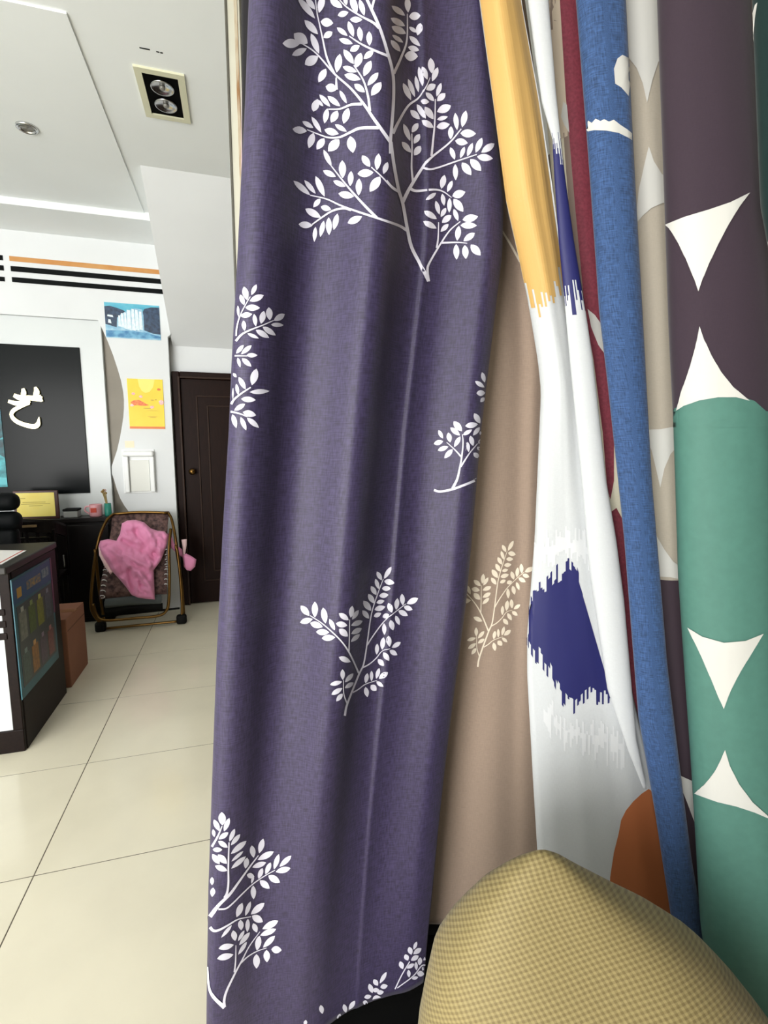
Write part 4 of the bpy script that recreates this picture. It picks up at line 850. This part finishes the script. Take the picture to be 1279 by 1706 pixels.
# --- aubergine and teal circle cloth
aub = fabric('aubergine_teal_cloth', [(-200, 1097), (0, 1104), (180, 1111), (350, 1117), (560, 1125), (700, 1132), (960, 1140), (1300, 1162), (1560, 1178), (1700, 1195)], [(-200, 1236), (0, 1249), (200, 1262), (330, 1272), (500, 1290), (800, 1300), (1100, 1310), (1400, 1325), (1700, 1345)],
    .93, .93, ring_profile(.62, 36), CL['aub'], 'broad rolled aubergine and teal cloth with white curved stars', .10, sway=.002)
recolour(aub, CL['tealp'], lambda x, y, i: y > 700)
pr = Print(aub, CL['tealp'], 'teal_print', .001); pr.poly([(1110, 690), (1125, 680), (1140, 672), (1170, 665), (1205, 661), (1240, 663), (1256, 668), (1275, 685), (1310, 690), (1310, 712), (1110, 712)], 6); pr.done('curved upper edge of the teal half')
pr = Print(aub, CL['white'], 'star_print', .0026)
pr.split([
    [(1110, 374), (1140, 362), (1180, 350), (1215, 338), (1247, 322), (1230, 345), (1212, 375), (1195, 408), (1180, 440), (1170, 465), (1163, 486), (1155, 462), (1142, 430), (1128, 400), (1116, 380)],
    [(1165, 544), (1172, 565), (1184, 592), (1200, 620), (1220, 645), (1247, 668), (1225, 662), (1195, 662), (1165, 667), (1140, 676), (1128, 684), (1135, 655), (1147, 620), (1158, 580)],
    [(1146, 1045), (1170, 1060), (1205, 1070), (1240, 1067), (1270, 1055), (1252, 1085), (1232, 1118), (1216, 1150), (1205, 1180), (1196, 1160), (1182, 1125), (1165, 1085)],
    [(1207, 1248), (1215, 1275), (1230, 1305), (1252, 1335), (1285, 1365), (1255, 1352), (1225, 1342), (1195, 1335), (1158, 1322), (1175, 1305), (1190, 1285), (1200, 1265)]], 'white curved stars')

# --- bottle green cloth at the outer end, pink and black swatches behind the plum curtain
grn_ = fabric('green_cloth', [(-200, 1246), (0, 1252), (200, 1260), (340, 1266), (430, 1282), (800, 1306), (1300, 1342), (1700, 1372)], [(-200, 1392), (0, 1400), (700, 1430), (1700, 1500)], .85, .79, ring_profile(.5, 30), CL['green'], 'bottle green rolled cloth with a white arc at rack end', .10)
pr = Print(grn_, CL['white'], 'arc_print')
pr.split([
    [(1249, 70), (1252, 30), (1258, 8), (1262, 4), (1258, 30), (1255, 70), (1254, 95)],
    [(1262, 345), (1268, 372), (1276, 400), (1284, 410), (1284, 430), (1270, 425)]])
fabric('pink_swatch', [(-200, 405), (0, 402), (330, 400), (1000, 395), (1500, 400)], [(-200, 470), (1500, 470)], 1.14, 1.15, sheet_profile([(0, -.01), (.3, .004), (.7, -.004), (1, .0)], 12), CL['bpink'], 'pale pink cloth hanging unseen except its edge behind plum curtain', .9, nz=30)
fabric('black_swatch', [(-200, 402), (0, 401), (148, 402), (400, 402)], [(-200, 460), (400, 460)], 1.10, 1.11, sheet_profile([(0, -.006), (.3, .003), (.7, -.003), (1, .0)], 12), CL['blk'], 'short black cloth sliver beside the chipped white post', 1.885, nz=20)

# ------------------------------------------------------------------ gold checked chair cover in front
def gingham():
    m = bpy.data.materials.new('gold_gingham'); m.use_nodes = True; nt = m.node_tree; b = nt.nodes['Principled BSDF']
    b.inputs['Roughness'].default_value = .7; b.inputs['Sheen Weight'].default_value = .1
    uv = nt.nodes.new('ShaderNodeUVMap'); sp = nt.nodes.new('ShaderNodeSeparateXYZ'); nt.links.new(uv.outputs[0], sp.inputs[0])
    def tri(o):
        a = nt.nodes.new('ShaderNodeMath'); a.operation = 'MULTIPLY'; a.inputs[1].default_value = 2 * math.pi / .0092; nt.links.new(sp.outputs[o], a.inputs[0])
        s_ = nt.nodes.new('ShaderNodeMath'); s_.operation = 'SINE'; nt.links.new(a.outputs[0], s_.inputs[0])
        r_ = nt.nodes.new('ShaderNodeMapRange'); r_.inputs[1].default_value = -.5; r_.inputs[2].default_value = .5; nt.links.new(s_.outputs[0], r_.inputs[0]); return r_
    x, y = tri(0), tri(1); ad = nt.nodes.new('ShaderNodeMath'); ad.operation = 'ADD'; nt.links.new(x.outputs[0], ad.inputs[0]); nt.links.new(y.outputs[0], ad.inputs[1])
    cr = nt.nodes.new('ShaderNodeMapRange'); cr.inputs[1].default_value = 0; cr.inputs[2].default_value = 2; nt.links.new(ad.outputs[0], cr.inputs[0])
    mx = nt.nodes.new('ShaderNodeMix'); mx.data_type = 'RGBA'; mx.inputs['A'].default_value = lin((116, 100, 60)); mx.inputs['B'].default_value = lin((152, 137, 90))
    nt.links.new(cr.outputs[0], mx.inputs['Factor']); nt.links.new(mx.outputs['Result'], b.inputs['Base Color'])
    bp = nt.nodes.new('ShaderNodeBump'); bp.inputs['Strength'].default_value = .25; bp.inputs['Distance'].default_value = .002; nt.links.new(cr.outputs[0], bp.inputs['Height']); nt.links.new(bp.outputs[0], b.inputs['Normal'])
    return m
GD = .70
GL = [(1419, 898), (1422, 888), (1430, 874), (1445, 850), (1490, 800), (1530, 768), (1560, 746), (1600, 724), (1660, 708), (1706, 699), (1800, 690), (3000, 640)]
GR = [(1419, 912), (1422, 921), (1430, 938), (1445, 960), (1462, 985), (1510, 1062), (1545, 1122), (1590, 1184), (1640, 1234), (1690, 1275), (1760, 1320), (3000, 1500)]
V, F, UV = [], [], []
NZ, NU = 70, 48
ztop = at_d(905, 1419, GD).z
for j in range(NZ + 1):
    q = j / NZ; z = ztop * (1 - q ** 1.5)
    y = row_of(z, GD); a = at_d(interp(GL, y), y, GD); b = at_d(interp(GR, y), y, GD); c = (a + b) / 2; hw_ = (b - a).length / 2
    rd = .115 * min(1, (ztop - z) / .2) ** .8 + .004
    for i in range(NU):
        th = 2 * math.pi * i / NU; cs, sn = math.cos(th), math.sin(th)
        e = .75
        x = math.copysign(abs(sn) ** e, sn) * hw_; dd = -math.copysign(abs(cs) ** e, cs) * rd
        p = c + RV * x + FV * dd
        p += (FV * -1) * .008 * noise.noise(p * 7) * min(1, j / 8)
        V.append(p); UV.append((x + .3 * z, z * 1.15 + dd * .9 - .35 * x))
for j in range(NZ):
    for i in range(NU):
        k = (i + 1) % NU; F.append((j * NU + i, j * NU + k, (j + 1) * NU + k, (j + 1) * NU + i))
F.append(tuple(range(NU))[::-1]); F.append(tuple(NZ * NU + i for i in range(NU)))
me = bpy.data.meshes.new('covered_chair'); c = sum(V, Vector()) / len(V); c.z = 0
me.from_pydata([v_ - c for v_ in V], [], F); ul = me.uv_layers.new(name='UVMap')
for l in me.loops: ul.data[l.index].uv = UV[l.vertex_index]
gm = gingham()
gc = link('covered_chair', me, gm, None, True); gc.location = c
tag(gc, 'puffy gold checked cloth cover over a chair in front of the fabrics', 'chair cover')
